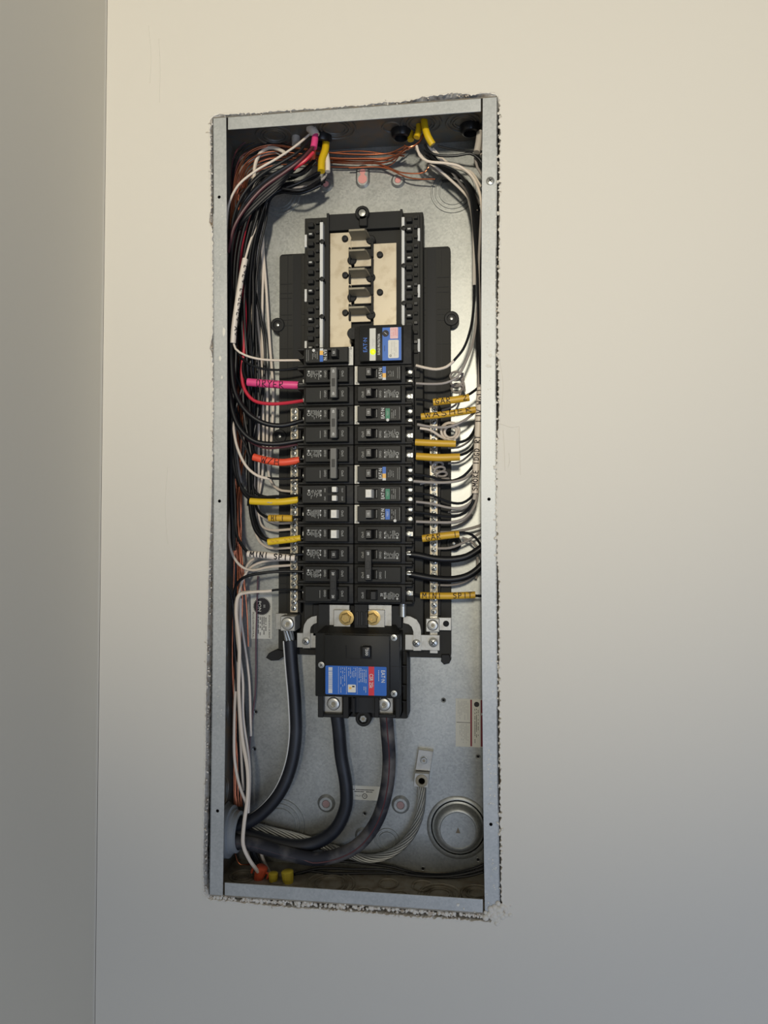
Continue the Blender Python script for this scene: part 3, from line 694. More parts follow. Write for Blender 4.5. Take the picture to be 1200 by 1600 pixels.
# ================================================================== BREAKERS
PITCH = .02536; ZTOP = .17505        # top of the second row, measured on the breakers
def rowz(r): return ZTOP - PITCH * r
XC = .0004
def face_loops(mb, xa, xb, H, y0, yb, hole, m):
    def rc(x0, x1, z0, z1, y): return [(x0, y, z0), (x1, y, z0), (x1, y, z1), (x0, y, z1)]
    hx0, hx1, hz = hole
    mb.loops([rc(xa, xb, -H, H, yb), rc(xa, xb, -H, H, y0 + .0008), rc(xa + .0008, xb - .0008, -H + .0008, H - .0008, y0), rc(hx0, hx1, -hz, hz, y0)], m)
    mb.loops([rc(hx0, hx1, -hz, hz, y0), rc(hx0, hx1, -hz, hz, y0 + .008)], SLOT, cap1=True)
def shift(mb, k0, dz):
    mb.v[k0:] = [(v[0], v[1], v[2] + dz) for v in mb.v[k0:]]
def breaker(row, side, poles=1, style='std', amps='20', label='', hc=HND, tie_m=None, sticker=False, button=None, clip=None, number=True, dusty=False, offx=-.0355):
    zc = rowz(row) - PITCH * poles / 2
    root = thing('circuit_breaker', label, 'circuit breaker', (XC, .066, zc), math.pi if side == 'R' else 0, 'circuit breakers in the %s column' % ('left' if side == 'L' else 'right'))
    dy = -.066
    B = MB(); Lw = MB(); H = PITCH / 2 - .0003
    two_screw = style in ('afci', 'gfci', 'dual')
    cent = [PITCH * (poles / 2 - .5 - i) for i in range(poles)]
    for zc_ in cent:
        k0 = len(B.v)
        B.box(-.066, -.0006, .018, .066, -H, H, BRK, .0009, 2)
        for s in (-1, 1): B.box(-.0745, -.065, .019, .066, s * H, s * (H - .0032), BRK, .0006)
        if two_screw: B.box(-.0745, -.065, .021, .066, -.0014, .0014, BRK, .0005)
        B.box(-.0750, -.064, .036 if side == 'R' else .050, .066, -H + .0002, H - .0002, BLK)
        shift(B, k0, zc_)
        if style == 'tandem': pass
        k0 = len(B.v)
        if style == 'tandem':
            B.box(-.066, -.009, .010, .019, -H + .001, H - .001, NOSE, .0007)
        else:
            face_loops(B, -.0615, -.006, H - .0026, .008, .0185, (-.0322, -.0172, .0060), NOSE)
            # moulded border line on the face
        shift(B, k0, zc_)
    B.v = [(v[0], v[1] + dy, v[2]) for v in B.v]
    B.build('housing', root, local=True)
    # handles
    if style == 'tandem':
        for s in (-1, 1):
            m2 = MB(); m2.box(-.0325, -.0180, .0095, .0105, s * .0055 - .0040, s * .0055 + .0040, SLOT)
            m2.box(-.0250, -.0190, -.001, .0100, s * .0055 - .0034, s * .0055 + .0034, HNDW, .0006)
            m2.v = [(v[0], v[1] + dy, v[2]) for v in m2.v]; m2.build('handle', root, 'white tipped handle', local=True)
    else:
        for zc_ in cent:
            m2 = MB(); hy = -.0035
            x0, x1 = (-.0258, -.0182)
            if amps == 'off': x0, x1 = (-.0315, -.0245)
            L = [[(x0 - .001, .0155, -.0054), (x1 + .001, .0155, -.0054), (x1 + .001, .0155, .0054), (x0 - .001, .0155, .0054)],
                 [(x0, hy + .0008, -.0052), (x1, hy + .0008, -.0052), (x1, hy + .0008, .0052), (x0, hy + .0008, .0052)],
                 [(x0 + .0008, hy, -.0046), (x1 - .0008, hy, -.0046), (x1 - .0008, hy, .0046), (x0 + .0008, hy, .0046)]]
            m2.loops(L, HND if hc in (HNDG, HNDW) and False else hc, True, True)
            shift(m2, 0, zc_)
            if side == 'R': m2.box(-.0315, -.0300, .0075, .012, zc_ - .0052, zc_ + .0052, HNDG, .0003)  # grey strip stands in for the highlight along the slot edge
            m2.v = [(v[0], v[1] + dy, v[2]) for v in m2.v]; m2.build('handle', root, None if hc is HND else ('pale handle' if hc is HNDW else 'grey handle'), local=True)
    if poles == 2:
        m2 = MB(); tm = tie_m or HND
        m2.box(-.0262, -.0178, -.0062, .0005, -.0190, .0190, tm, .0007)
        m2.box(-.0240, -.0200, -.0066, -.0060, -.0050, .0050, HND, .0003)
        m2.v = [(v[0], v[1] + dy, v[2]) for v in m2.v]; m2.build('handle_tie', root, 'grey tie bar joining the two handles' if tm is HNDG else None, local=True)
    # lettering
    fy = .00792 if style != 'tandem' else .0099
    for i, zc_ in enumerate(cent):
        hyt = -.0063 if poles == 2 else -.0037
        if style in ('std', 'tandem'):
            if number and style == 'std': Lw.text(amps if amps != 'off' else '20', (-.0220 if amps != 'off' else -.037, hyt if amps != 'off' else fy, zc_ + (.0 if poles == 1 else (.011 if i == 0 else -.011) * 0 + (.0015 if i == 0 else -.0015))), DN, RX, .0030, WHT if not dusty else GRYP, .01)
            if style == 'std':
                Lw.text('On/I', (-.0130, fy, zc_ + .001), DN, RX, .0030, GRYP, 0, .0072)
                Lw.text('OFF/O', (offx if amps != 'off' else -.041, fy, zc_ + .001), DN, RX, .0028, GRYP, 0, .0085)
            else:
                Lw.text('On/I', (-.0135, fy, .005), DN, RX, .0020, GRYP, 0, .005); Lw.text('On/I', (-.0135, fy, -.0055), DN, RX, .0020, GRYP, 0, .005)
                Lw.text('OFF/O', (-.036, fy, .005), DN, RX, .0018, GRYP, 0, .005); Lw.text('OFF/O', (-.036, fy, -.0055), DN, RX, .0018, GRYP, 0, .005)
            if (i == 0) == (side == 'L') or poles == 1:
                microprint(Lw, -.0545, -.0405, zc_ - .0045, zc_ + .0055, fy, GRYP, .0014, .00045)
                Lw.box(-.0418, -.0404, fy, fy + .00004, zc_ + .0035, zc_ + .0052, WHT); Lw.box(-.0418, -.0404, fy, fy + .00004, zc_ - .002, zc_ - .0003, WHT)
                Lw.ring((-.0568, fy, zc_ + .0005), .0018, .0003, GRYP, 16, h=.00002); Lw.lathe((-.0568, fy, zc_ + .0046), [(.0014, 0), (.0014, .00004)], GRYP, 10)
            else:
                Lw.box(-.0420, -.0416, fy, fy + .00004, zc_ - .0048, zc_ + .0048, GRYP)
        else:
            e = {'afci': -.0355, 'gfci': -.0385, 'dual': -.0385}[style]
            Lw.text('E\u2022T\u2022N', (e, fy, zc_), DN, RX, .0044, WHT, .012, .0132) if False else Lw.text('EAT\u00b7N', (e, fy, zc_), DN, RX, .0042, WHT, .014, .0132)
            Lw.text('15', (-.0220, -.0037, zc_), DN, RX, .0028, WHT, .01)
            if style == 'afci':
                Lw.box(-.0425, -.0382, fy, fy + .00005, zc_ - .0085, zc_, BLUE); Lw.box(-.0425, -.0382, fy, fy + .00005, zc_, zc_ + .0055, ORG); Lw.box(-.0425, -.0382, fy, fy + .00005, zc_ + .0055, zc_ + .0085, WHT)
                microprint(Lw, -.0530, -.0440, zc_ - .0045, zc_ + .0045, fy, GRYP, .0021, .0004); Lw.box(-.0575, -.0572, fy, fy + .00004, zc_ - .007, zc_ + .007, GRYP)
            elif style == 'gfci':
                Lw.box(-.0475, -.0420, fy, fy + .00005, zc_ - .0062, zc_ + .0070, GRN); Lw.text('TEST', (-.0448, fy - .00005, zc_), DN, RX, .0020, GRYP)
                microprint(Lw, -.0555, -.0490, zc_ - .0065, zc_ + .0065, fy, GRYP, .0022, .0005)
            else:
                Lw.box(-.0475, -.0418, fy, fy + .00005, zc_ - .0062, zc_ + .0070, BLUE); Lw.text('TEST', (-.0447, fy - .00005, zc_), DN, RX, .0022, WHT)
                microprint(Lw, -.0555, -.0490, zc_ - .0065, zc_ + .0065, fy, GRYP, .0022, .0005)
            Lw.box(-.0600, -.0597, fy, fy + .00004, zc_ - .0075, zc_ + .0075, GRYP)
    Lw.v = [(v[0], v[1] + dy, v[2]) for v in Lw.v]; Lw.build('lettering', root, 'printed markings', local=True, smooth_=False)
    if button:
        m2 = MB(); m2.lathe((button[0], .0081 + dy, button[1]), [(.0019, 0), (.0019, -.0006), (.0008, -.0008)], WHT, 16); m2.build('test_button', root, 'round white button', local=True)
    if sticker:
        m2 = MB(); m2.box(-.0070, -.0010, .0176 + dy, .0182 + dy, -.0118, .0118, STK if sticker is True else sticker)
        if sticker is True:
            microprint(m2, -.0055, -.0025, -.0085, .0085, .0175 + dy, GRYP, .0015, .0005); m2.ring((-.004, .0175 + dy, .0098), .0011, .0003, INK, 10, h=.00002)
        m2.build('side_sticker', root, 'narrow white sticker' if sticker is True else 'narrow dark sticker', local=True)
    # terminal screws
    for zc_ in cent:
        for dz in ((-.0063, .0063) if two_screw else (.0,)):
            m2 = MB(); xx = -.0705 if two_screw else -.0690; ty = .0335 if side == 'R' else .047
            m2.lathe((xx, ty + dy, zc_ + dz), [(.0036, .003), (.0036, 0), (.0032, -.0006), (.0022, -.0008), (.0018, -.0001), (.0002, -.0001)], STEEL, 16)
            if not two_screw: m2.box(xx - .0055, xx - .002, ty + dy, ty + .003 + dy, zc_ + dz - .003, zc_ + dz + .003, STEEL, .0004)
            m2.build('terminal_screw', root, local=True)
    return root
L_ = [
 (-1, 1, dict(style='afci', label='uppermost breaker of the left column, with a blue and orange tag', sticker=True, button=(-.0505, .0062))),
 (0, 2, dict(amps='40', label='double breaker fed by the pink DRYER sleeve', tie_m=HNDG)),
 (2, 2, dict(amps='40', label='double breaker between the pink DRYER and orange W/H sleeves', tie_m=HNDG)),
 (4, 2, dict(amps='30', label='double breaker fed by the orange W/H sleeve, with a grey tie bar', tie_m=HNDG, number=False)),
 (6, 1, dict(style='tandem', label='tandem breaker with two small white-tipped handles')),
 (7, 1, dict(amps='20', label='left-column breaker with a white-tipped handle just below the tandem breaker', hc=HNDW)),
 (8, 1, dict(amps='20', label='left-column breaker with a white-tipped handle, beside the third yellow sleeve', hc=HNDW)),
 (9, 1, dict(amps='15', label='breaker beside the white MINI SPIT sleeve')),
 (10, 2, dict(amps='20', label='dusty double breaker at the bottom of the left column', dusty=False)),
]
for r, p, k in L_: breaker(r, 'L', p, **k)
R__ = [
 (0, 1, dict(style='afci', label='breaker with a blue and orange tag directly under the surge protector', sticker=True)),
 (1, 1, dict(amps='20', label='single breaker directly above the breaker with the green tag and white button')),
 (2, 1, dict(style='gfci', label='breaker with green tag and white button wired to the WASHER sleeve', sticker=True, button=(-.0448, .0085))),
 (3, 1, dict(amps='20', label='right-column breaker just below the green-tagged WASHER breaker')),
 (4, 1, dict(amps='20', label='dusty right-column breaker wired to the lower plain yellow sleeve', dusty=True)),
 (5, 1, dict(style='afci', label='lower of the two right-column breakers with blue and orange tags', sticker=True)),
 (6, 1, dict(style='gfci', label='green-tagged breaker with a cream handle and no white sticker', hc=HNDW, sticker=HND)),
 (7, 1, dict(style='dual', label='breaker with a bright blue tag and grey handle', hc=HNDG, sticker=True, button=(-.0540, .0085))),
 (8, 1, dict(amps='20', label='single breaker directly below the one with the bright blue tag')),
 (9, 2, dict(amps='60', label='right-column double breaker fed by two thick black wires')),
 (11, 1, dict(amps='off', label='switched-off breaker at the bottom right, wired to the yellow MINI SPIT sleeve')),
]
for r, p, k in R__: breaker(r, 'R', p, **k)

# ---- surge protector
sp = thing('surge_protector', 'black surge protector with a blue label and green light, topping the right column', 'surge protector', (XC, .066, rowz(-2)))
zlo, zhi = rowz(0) + .0003, rowz(-2) - .0003
mb = MB(); mb.box(.0010, .0745, .018, .066, zlo, zhi, BRK, .001, 2); mb.box(.0090, .0640, .006, .019, zlo + .0022, zhi - .0022, NOSE, .0008, 2)
mb.lathe((-.0015, .036, zhi - .008), [(.0075, -.016), (.0075, .02)], BRK, 20)
mb.build('housing', sp)
fy = .0058; mb = MB()
x0, x1, z0, z1 = quad(597.5, 511.5, 627, 563, fy); mb.box(x0, x1, fy, fy + .0004, z0, z1, BLUE); lb = mb.build('blue_label', sp)
mb = MB()
x0, x1, z0, z1 = quad(577.5, 513, 587, 563.5, fy - .0001); mb.box(x0, x1, fy - .0001, fy + .0003, z0, z1, STKG); microprint(mb, x0 + .003, x1 - .002, z0 + .018, z1 - .013, fy - .0002, GRYP, .0017, .0006)
mb.build('grey_label', sp)
mb = MB()
c = at(570.5, 539, fy); mb.text('EAT\u00b7N', (c.x, fy, c.z), UPZ, LX, .0050, BLUE, .01, .018)
c = at(592, 538, fy); mb.text('SURGE PROTECTOR', (c.x, fy, c.z), UPZ, LX, .0030, WHT, .015, .027)
c = at(602.5, 521, fy); mb.lathe((c.x, fy - .0003, c.z), [(.0042, 0), (.0042, .0001)], INK, 20); mb.prism([(c.x - .0025, c.z + .002), (c.x, c.z - .0004), (c.x + .0025, c.z - .002), (c.x, c.z + .0006)], fy - .0004, fy - .0003, WHT)
c = at(601, 548, fy); mb.text('ULTRA', (c.x, fy - .0003, c.z), UPZ, LX, .0024, BLUED) if False else microprint(mb, c.x - .001, c.x + .001, c.z - .008, c.z + .008, fy - .0003, BLUED, .0019, .0009)
mb.build('lettering', sp, smooth_=False)
mb = MB(); x0, x1, z0, z1 = quad(609.5, 511.5, 622, 529, fy - .0004); mb.prism(rrect(x0, x1, z0, z1, .0008), fy - .0004, fy, PNKS); microprint(mb, x0 + .001, x1 - .001, z0 + .001, z1 - .001, fy - .0005, RED, .0022, .0004); mb.build('pink_label', sp)
mb = MB(); x0, x1, z0, z1 = quad(606.5, 531, 623, 559.5, fy - .0004); mb.prism(rrect(x0, x1, z0, z1, .0016), fy - .0004, fy, STK); microprint(mb, x0 + .003, x1 - .002, z0 + .001, z1 - .002, fy - .0005, GRYP, .0020, .0005); mb.ring(((x0 + .003), fy - .0005, z0 + .003), .0011, .0003, INK, 10, h=.00002); mb.build('white_label', sp)
mb = MB(); c = at(582.5, 549.5, fy - .001); mb.lathe((c.x, fy - .0001, c.z), [(.0036, 0), (.0036, -.0006), (.0028, -.0014), (.0005, -.0018)], LED, 24); mb.build('indicator_light', sp, 'glowing yellow-green status light')

# ---- main breaker
c = at(566, 1050, .06); mn = thing('main_breaker', 'large black main breaker with blue and red label and 200 on its handle', 'main breaker', (c.x, .08, c.z))
mb = MB()   # base tray
x0, x1, z0, z1 = quad(503, 992, 638, 1121, .062); mb.prism(rrect(x0, x1, z0, z1, .004), .062, .090, BLK, ch=.0008)
for py in (1040, 1070, 1095): z = at(630, py, .06).z; mb.box(x1 - .012, x1 - .001, .052, .064, z, z + .0012, BLK)
mb.box(x1 - .0016, x1, .050, .064, z0 + .004, z1 - .02, BLK, .0004)
mb.build('base_tray', mn)
mb = MB()   # body
x0, x1, z0, z1 = quad(492.5, 985, 624.5, 1090, .018)
mb.box(x0, x1, .018, .066, z0, z1 - .004, NOSE, .0012, 2)
xt0, xt1, zt0, zt1 = quad(500, 990, 616, 1002, .018)
mb.loops([[(x0 + .010, .048, z1 + .004), (x1 - .008, .048, z1 + .004), (x1, .048, z1 - .008), (x0, .048, z1 - .008)], [(x0 + .001, .019, z1 - .0045), (x1 - .001, .019, z1 - .0045), (x1, .019, z1 - .010), (x0, .019, z1 - .010)]], BRK, True, True)
nx0, nx1, nz0, nz1 = quad(506, 993, 608.5, 1040, .010); _, _, lz0, _ = quad(506, 993, 608, 1087, .010)
mb.box(nx0, nx1, .012, .02, lz0 - .001, nz1, NOSE, .001, 2)
# seam lines
for px0, px1 in ((493, 507), (610, 624)):
    a, b, z, _ = quad(px0, 1040, px1, 1043, .0178); mb.box(a, b, .0177, .0182, z + .001, z + .0016, BLK)
mb.build('housing', mn)
mb = MB(); a, b, z0_, z1_ = quad(498, 1090, 546, 1120, .03); a2, b2, _, _ = quad(586, 1090, 626, 1120, .03)
def pocket(a, b, z0_, z1_, w1):
    mb.box(a, a + w1, .024, .066, z0_, z1_, BLK, .0008); mb.box(b - w1, b, .024, .066, z0_, z1_, BLK, .0008); mb.box(a, b, .026, .066, z0_, z0_ + .0045, BLK, .0008); mb.box(a, b, .050, .066, z0_, z1_, HND)
pocket(a, b, z0_, z1_ + .004, .0075); pocket(a2, b2, z0_ + .002, z1_ + .004, .0060); mb.box(b, a2, .045, .066, z0_ + .003, z1_, HND); mb.box((b + a2) / 2 - .012, (b + a2) / 2 - .010, .03, .05, z0_ + .004, z1_, BLK)
mb.build('terminal_housing', mn)
lug('line_lug', None, 521, 1099.5, .034, .0118, .0078, mn, .018); lug('line_lug', None, 600, 1100.5, .034, .0118, .0078, mn, .018)
mb = MB(); c = at(567.5, 1123, .05); mb.lathe((c.x, .05, c.z), [(.0105, .03), (.0105, .001), (.0096, 0), (.0066, 0), (.006, .003), (.0005, .003)], BLK, 28); mb.build('mounting_tab', mn)
mb = MB(); mb.hexa((c.x, c.z), .0050, .049, .054, STEEL, .2); mb.lathe((c.x, .0535, c.z), [(.0062, .0008), (.0062, 0)], STEEL, 22); mb.lathe((c.x, .0489, c.z), [(.0024, .0), (.0008, .0006)], DARKM, 12); mb.build('mounting_screw', mn, 'bright hex screw')
for px, py in ((502, 1039), (615.5, 996.5), (615.5, 1084)):
    c = at(px, py, .0175); mb = MB(); phillips(mb, c.x, .018, c.z, .0042, STEEL, .25, .8); mb.build('cover_screw', mn)
mb = MB(); a, b, z0_, z1_ = quad(541, 1009, 580, 1030, .0117); mb.box(a, b, .0113, .0125, z0_, z0_ + .0006, BRK)
mb.box(a - .0008, a + .0004, .0113, .0125, z0_ + .002, z1_, SLOT); a, b, z0_, z1_ = quad(563, 1010, 581, 1030, .0117); mb.box(a, b, .0114, .0125, z0_, z1_, SLOT); mb.build('handle_slot', mn)
a, b, z0_, z1_ = quad(565, 1010.5, 578.5, 1028, .002); mb = MB(); mb.box(a, b, .002, .014, z0_, z1_, HND, .0016, 3); hd = mb.build('handle', mn)
mb = MB(); mb.text('200', ((a + b) / 2 + .001, .0018, (z0_ + z1_) / 2), DN, RX, .0034, WHT, .01, .0080); mb.build('handle_number', hd, 'white 200', smooth_=False)
a, b, z0_, z1_ = quad(508.5, 1041, 604, 1086, .0117); mb = MB(); mb.prism(rrect(a, b, z0_, z1_, .0014), .0116, .0121, BLUE); W = b - a; Hh = z1_ - z0_; y = .01152
lab = mb.build('rating_label', mn, 'blue rating label with a red stripe and white print')
mb = MB(); mb.box(a + W * .707, a + W * .80, y, y + .0001, z0_, z1_, RED)
mb.text('EAT\u00b7N', (a + W * .945, y, z1_ - Hh * .33), DN, RX, .0050, WHT, .012, Hh * .42); microprint(mb, a + W * .865, a + W * .885, z0_ + Hh * .55, z1_ - .004, y, WHT, .0012, .0006, ragged=0)
mb.text('CSR 25k', (a + W * .752, y - .0001, z0_ + Hh * .5), DN, RX, .0050, WHT, .010, Hh * .5)
microprint(mb, a + W * .54, a + W * .69, z0_ + Hh * .35, z1_ - .002, y, WHT, .0022, .0006, dens=.8)
microprint(mb, a + W * .62, a + W * .69, z0_ + .001, z0_ + Hh * .3, y, WHT, .0022, .0006, dens=.7)
microprint(mb, a + W * .37, a + W * .51, z0_ + Hh * .5, z1_ - .002, y, WHT, .0022, .0005, dens=.7)
microprint(mb, a + W * .24, a + W * .33, z0_ + .001, z1_ - .002, y, WHT, .0024, .0005, dens=.65)
for f in (.215, .345, .52): mb.box(a + W * f, a + W * f + .0003, y, y + .0001, z0_ + .001, z1_ - .001, WHT)
mb.prism(rrect(a + W * .37, a + W * .50, z0_ + Hh * .09, z0_ + Hh * .36, .001), y - .0001, y, STK); mb.box(a + W * .39, a + W * .43, y - .0002, y, z0_ + Hh * .2, z0_ + Hh * .28, ORG); mb.box(a + W * .44, a + W * .48, y - .0002, y, z0_ + Hh * .27, z0_ + Hh * .32, INK)
zz = z0_ + Hh * .04
for k in range(40):      # bar code
    t2 = R_.choice((.0003, .0005, .0009)) if 5 < k < 35 else .0008
    if zz > z1_ - .002: break
    mb.box(a + W * .05, a + W * .115, y, y + .0001, zz, zz + t2, WHT); zz += t2 + (.0003 if 5 < k < 32 else 0.00005)
mb.build('label_print', lab, smooth_=False)

# ---- ground lug
c = at(657, 1200, .09); gl = thing('ground_lug', 'aluminium ground lug screwed to the lower back sheet', 'lug', (c.x, DEP, c.z))
P = [at(x, y, .09) for x, y in ((654, 1171), (677, 1174), (672, 1205), (649, 1203))]
mb = MB(); mb.prism([(p.x, p.z) for p in P], .090, .0975, ALU, ch=.0006)
mb.build('lug_tab', gl)
P = [at(x, y, .082) for x, y in ((648, 1208), (671, 1209), (669, 1231), (646, 1229))]; mb = MB(); mb.prism([(p.x, p.z) for p in P], .082, .0975, ALU, ch=.0006); mb.build('lug_body', gl)
c = at(659, 1220, .082); mb = MB(); mb.lathe((c.x, .082, c.z), [(.0082, .0), (.0082, -.0016), (.0068, -.0020), (.0045, -.0020), (.004, .001), (.0005, .001)], DARKM, 26); mb.build('set_screw', gl)
c = at(662.5, 1187.5, .09); mb = MB(); mb.hexa((c.x, c.z), .0048, .087, .0905, STEEL, .4); mb.lathe((c.x, .0898, c.z), [(.0062, .0006), (.0062, 0)], STEEL, 22); mb.lathe((c.x, .0869, c.z), [(.002, .0), (.0008, .0006)], DARKM, 12); mb.build('mounting_screw', gl)

# ================================================================== WIRES
def W_(pts): return [at(x, y, d * mm) for x, y, d in pts]
def clampx(P):
    for p in P:
        lim = HW - bow(p.z) * max(0, 1 - p.y / DEP) - .0035
        p.x = max(-lim, min(lim, p.x))
    return P
SM = {'S': [((.9, .85), (.5, 1), (.1, .8), (.3, .55), (.75, .45), (.85, .2), (.5, 0), (.1, .12))],
 'M': [((.0, 0), (.1, 1), (.5, .35), (.9, 1), (1, 0))], 'O': [((.5, 1), (.1, .7), (.1, .3), (.5, 0), (.9, .3), (.9, .7), (.5, 1))],
 'K': [((.15, 0), (.15, 1)), ((.85, 1), (.2, .5), (.9, 0))], 'E': [((.9, 1), (.15, .95), (.1, .05), (.9, 0)), ((.15, .5), (.75, .5))],
 'D': [((.15, 0), (.15, 1), (.7, .9), (.9, .5), (.7, .1), (.1, 0))], 'G': [((.9, .85), (.5, 1), (.1, .6), (.2, .1), (.7, 0), (.9, .4), (.5, .45))],
 'R': [((.15, 0), (.15, 1), (.75, .95), (.8, .6), (.15, .5), (.95, 0))], 'T': [((.0, .95), (1, 1)), ((.5, 1), (.45, 0))],
 'L': [((.15, 1), (.15, 0), (.85, .05))], 'I': [((.5, 1), (.5, 0))], 'V': [((.0, 1), (.45, 0), (1, 1))], 'W': [((.0, .9), (.25, 0), (.5, .7), (.75, 0), (1, 1))],
 'A': [((.0, 0), (.5, 1), (1, 0)), ((.2, .4), (.85, .4))], 'Y': [((.0, 1), (.5, .5), (1, 1)), ((.5, .5), (.4, 0))], 'H': [((.1, 0), (.15, 1)), ((.9, 0), (.9, 1)), ((.1, .5), (.9, .55))],
 'N': [((.1, 0), (.15, 1), (.85, 0), (.95, 1))], 'P': [((.15, 0), (.15, 1), (.8, .9), (.75, .5), (.15, .45))], '1': [((.5, 1), (.5, 0))], '2': [((.1, .8), (.5, 1), (.85, .7), (.1, .05), (.95, 0))],
 '/': [((.1, 0), (.9, 1))], 'F': [((.15, 0), (.15, 1), (.9, 1)), ((.15, .5), (.7, .5))], 'C': [((.9, .85), (.5, 1), (.1, .6), (.2, .1), (.9, .1))], '~': [((0, .5), (.3, .8), (.6, .3), (1, .6))],
 'w': [((.0, .6), (.25, 0), (.5, .5), (.75, 0), (1, .7))], 'a': [((.9, .6), (.3, .6), (.1, .2), (.5, 0), (.85, .3), (.9, .6), (.95, 0))], 'l': [((.4, 1), (.4, 0))], 'i': [((.5, .6), (.5, 0)), ((.5, .85), (.5, .95))], 'v': [((.1, .6), (.5, 0), (.9, .6))]}
def handwriting(s, P, r, parent, hgt, t0=.08, t1=.92, off=0, ink=INK, pen=.00034):
    """marker letters wrapped on the front of a sleeve that follows P"""
    D = [0]
    for i in range(1, len(P)): D.append(D[-1] + (P[i] - P[i - 1]).length)
    tot = D[-1]; mb = MB(); n = len(s); cw = (t1 - t0) * tot / n
    def pos(d, h):
        d = max(0, min(tot, d)); i = 0
        while i < len(D) - 2 and D[i + 1] < d: i += 1
        p = P[i].lerp(P[i + 1], (d - D[i]) / max(1e-9, D[i + 1] - D[i])); t = (P[i + 1] - P[i]).normalized()
        v = (CAM - p).normalized(); up = v.cross(t).normalized(); fr = t.cross(up).normalized()
        if fr.y > 0: fr = -fr
        h = max(-r * .95, min(r * .95, h))
        return p + up * h + fr * (math.sqrt(max(0, r * r - h * h)) + .0001)
    for k, ch_ in enumerate(s):
        if ch_ == ' ' or ch_ not in SM: continue
        for st_ in SM[ch_]:
            pts = []
            for a, b in zip(st_, st_[1:]):
                for j in range(4): f = j / 4; pts.append(pos(t0 * tot + cw * (k + .12 + .76 * (a[0] + (b[0] - a[0]) * f)), off + hgt * 1.12 * ((a[1] + (b[1] - a[1]) * f) - .5)))
            b = st_[-1]; pts.append(pos(t0 * tot + cw * (k + .12 + .76 * b[0]), off + hgt * 1.12 * (b[1] - .5)))
            mb.tube(pts, pen, ink, n=5, step=.002)
    if mb.v: mb.build('handwriting', parent, 'black handwritten letters')

def wire(name, label, m, dia, pts, cat='wire', group=None, parts=(), n=8, step=.005):
    """parts: list of (kind, label, material, diameter, pts, text...)"""
    P = clampx(W_(pts))
    if not parts:
        mb = MB(); mb.tube(P, dia / 2 * mm, m, n=n, step=step); return tag(mb.build(name), label, cat, group)
    t = thing(name, label, cat, tuple(P[-1]), group=group)
    mb = MB(); mb.tube(P, dia / 2 * mm, m, n=n, step=step); mb.build('insulation', t)
    for p in parts:
        kind, plabel, pm, pd, ppts = p[:5]; kw = p[5] if len(p) > 5 else {}
        Q = clampx(W_(ppts)); mb = MB(); rr = pd / 2 * mm
        if kind == 'sleeve':
            C = mb.tube(Q, rr, pm, n=16, step=.004)
            so = mb.build('marking_sleeve', t, plabel)
            if kw.get('text'): handwriting(kw['text'], C, rr, so, kw.get('h', .0065), kw.get('t0', .08), kw.get('t1', .92), kw.get('off', 0), pen=kw.get('pen', .00036) * 1.45, ink=kw.get('ink', INK))
        else:
            mb.tube(Q, rr, pm, n=n, step=.004); mb.build(kind, t, plabel)
    return t

BW = 'black_wire'; WWN = 'white_wire'
# ---- left column, hot wires
wire(WWN, 'long white wire sweeping from the pink sleeve at the top down the left flange', WW, 3.1,
     [(486, 208, 40), (462, 228, 32), (432, 248, 26), (398, 268, 22), (372, 290, 22), (358, 318, 26), (354, 350, 34), (353, 420, 44), (356, 500, 56)], parts=())
wire(WWN, 'white wire with a long lettered white sleeve, bending into the uppermost left breaker', WW, 3.0,
     [(418, 306, 70), (412, 325, 60), (406, 345, 48), (393, 372, 35), (384, 402, 28), (377, 430, 24), (370, 480, 22), (365, 530, 24), (368, 545, 26), (383, 555, 30), (405, 561, 34), (430, 563, 36), (458, 563, 38), (472, 563, 40)],
     parts=[('sleeve', 'long white sleeve with black lettering', SLW, 7.6, [(383, 405, 27), (377, 435, 23), (370, 480, 21), (366, 510, 21), (364, 536, 23)], dict(text='L~C~ C~CC~C~ A~', h=.0042, off=.0028))])
wire(BW, 'black wire hanging just below the white one at the uppermost left breaker', WB, 3.1, [(362, 470, 40), (364, 520, 34), (372, 552, 30), (388, 568, 30), (410, 576, 34), (440, 578, 38), (470, 574, 40)])
wire('red_wire', 'red wire curving into the lower pole beside the pink DRYER sleeve', WR, 4.6, [(490, 238, 30), (476, 252, 28), (452, 268, 32), (420, 292, 45), (392, 330, 52), (376, 400, 50), (376, 432, 46), (382, 470, 40), (382, 540, 38), (378, 585, 36), (383, 610, 34), (397, 626, 33), (420, 631, 34), (445, 630, 36), (474, 626, 38)])
wire(BW, 'black wire inside the pink DRYER sleeve', WB, 4.4, [(392, 430, 50), (388, 520, 44), (380, 580, 34), (388, 596, 30), (420, 599, 30), (474, 600, 36)],
     parts=[('sleeve', 'bright pink sleeve lettered DRYER', SLP, 10.5, [(387, 597, 28), (410, 599, 28), (440, 601, 28), (466, 602, 30)], dict(text='DRYER', h=.0078, t0=.18, t1=.74))])
wire(BW, 'thick black wire entering the upper pole of the double breaker below DRYER', WB, 6.6, [(372, 330, 50), (361, 400, 40), (360, 480, 30), (361, 560, 24), (368, 615, 22), (387, 645, 22), (412, 661, 25), (440, 665, 30), (474, 657, 38)], n=12)
wire(BW, 'thick black wire entering the lower pole of the double breaker below DRYER', WB, 6.6, [(362, 360, 52), (356, 440, 42), (355, 540, 30), (359, 620, 24), (372, 665, 22), (395, 688, 24), (425, 694, 30), (474, 688, 38)], n=12)
wire('maroon_wire', 'dark maroon wire hugging the underside of the lower thick black wire', WBR, 3.2, [(365, 645, 34), (385, 684, 32), (410, 699, 32), (440, 699, 34), (474, 692, 40)])
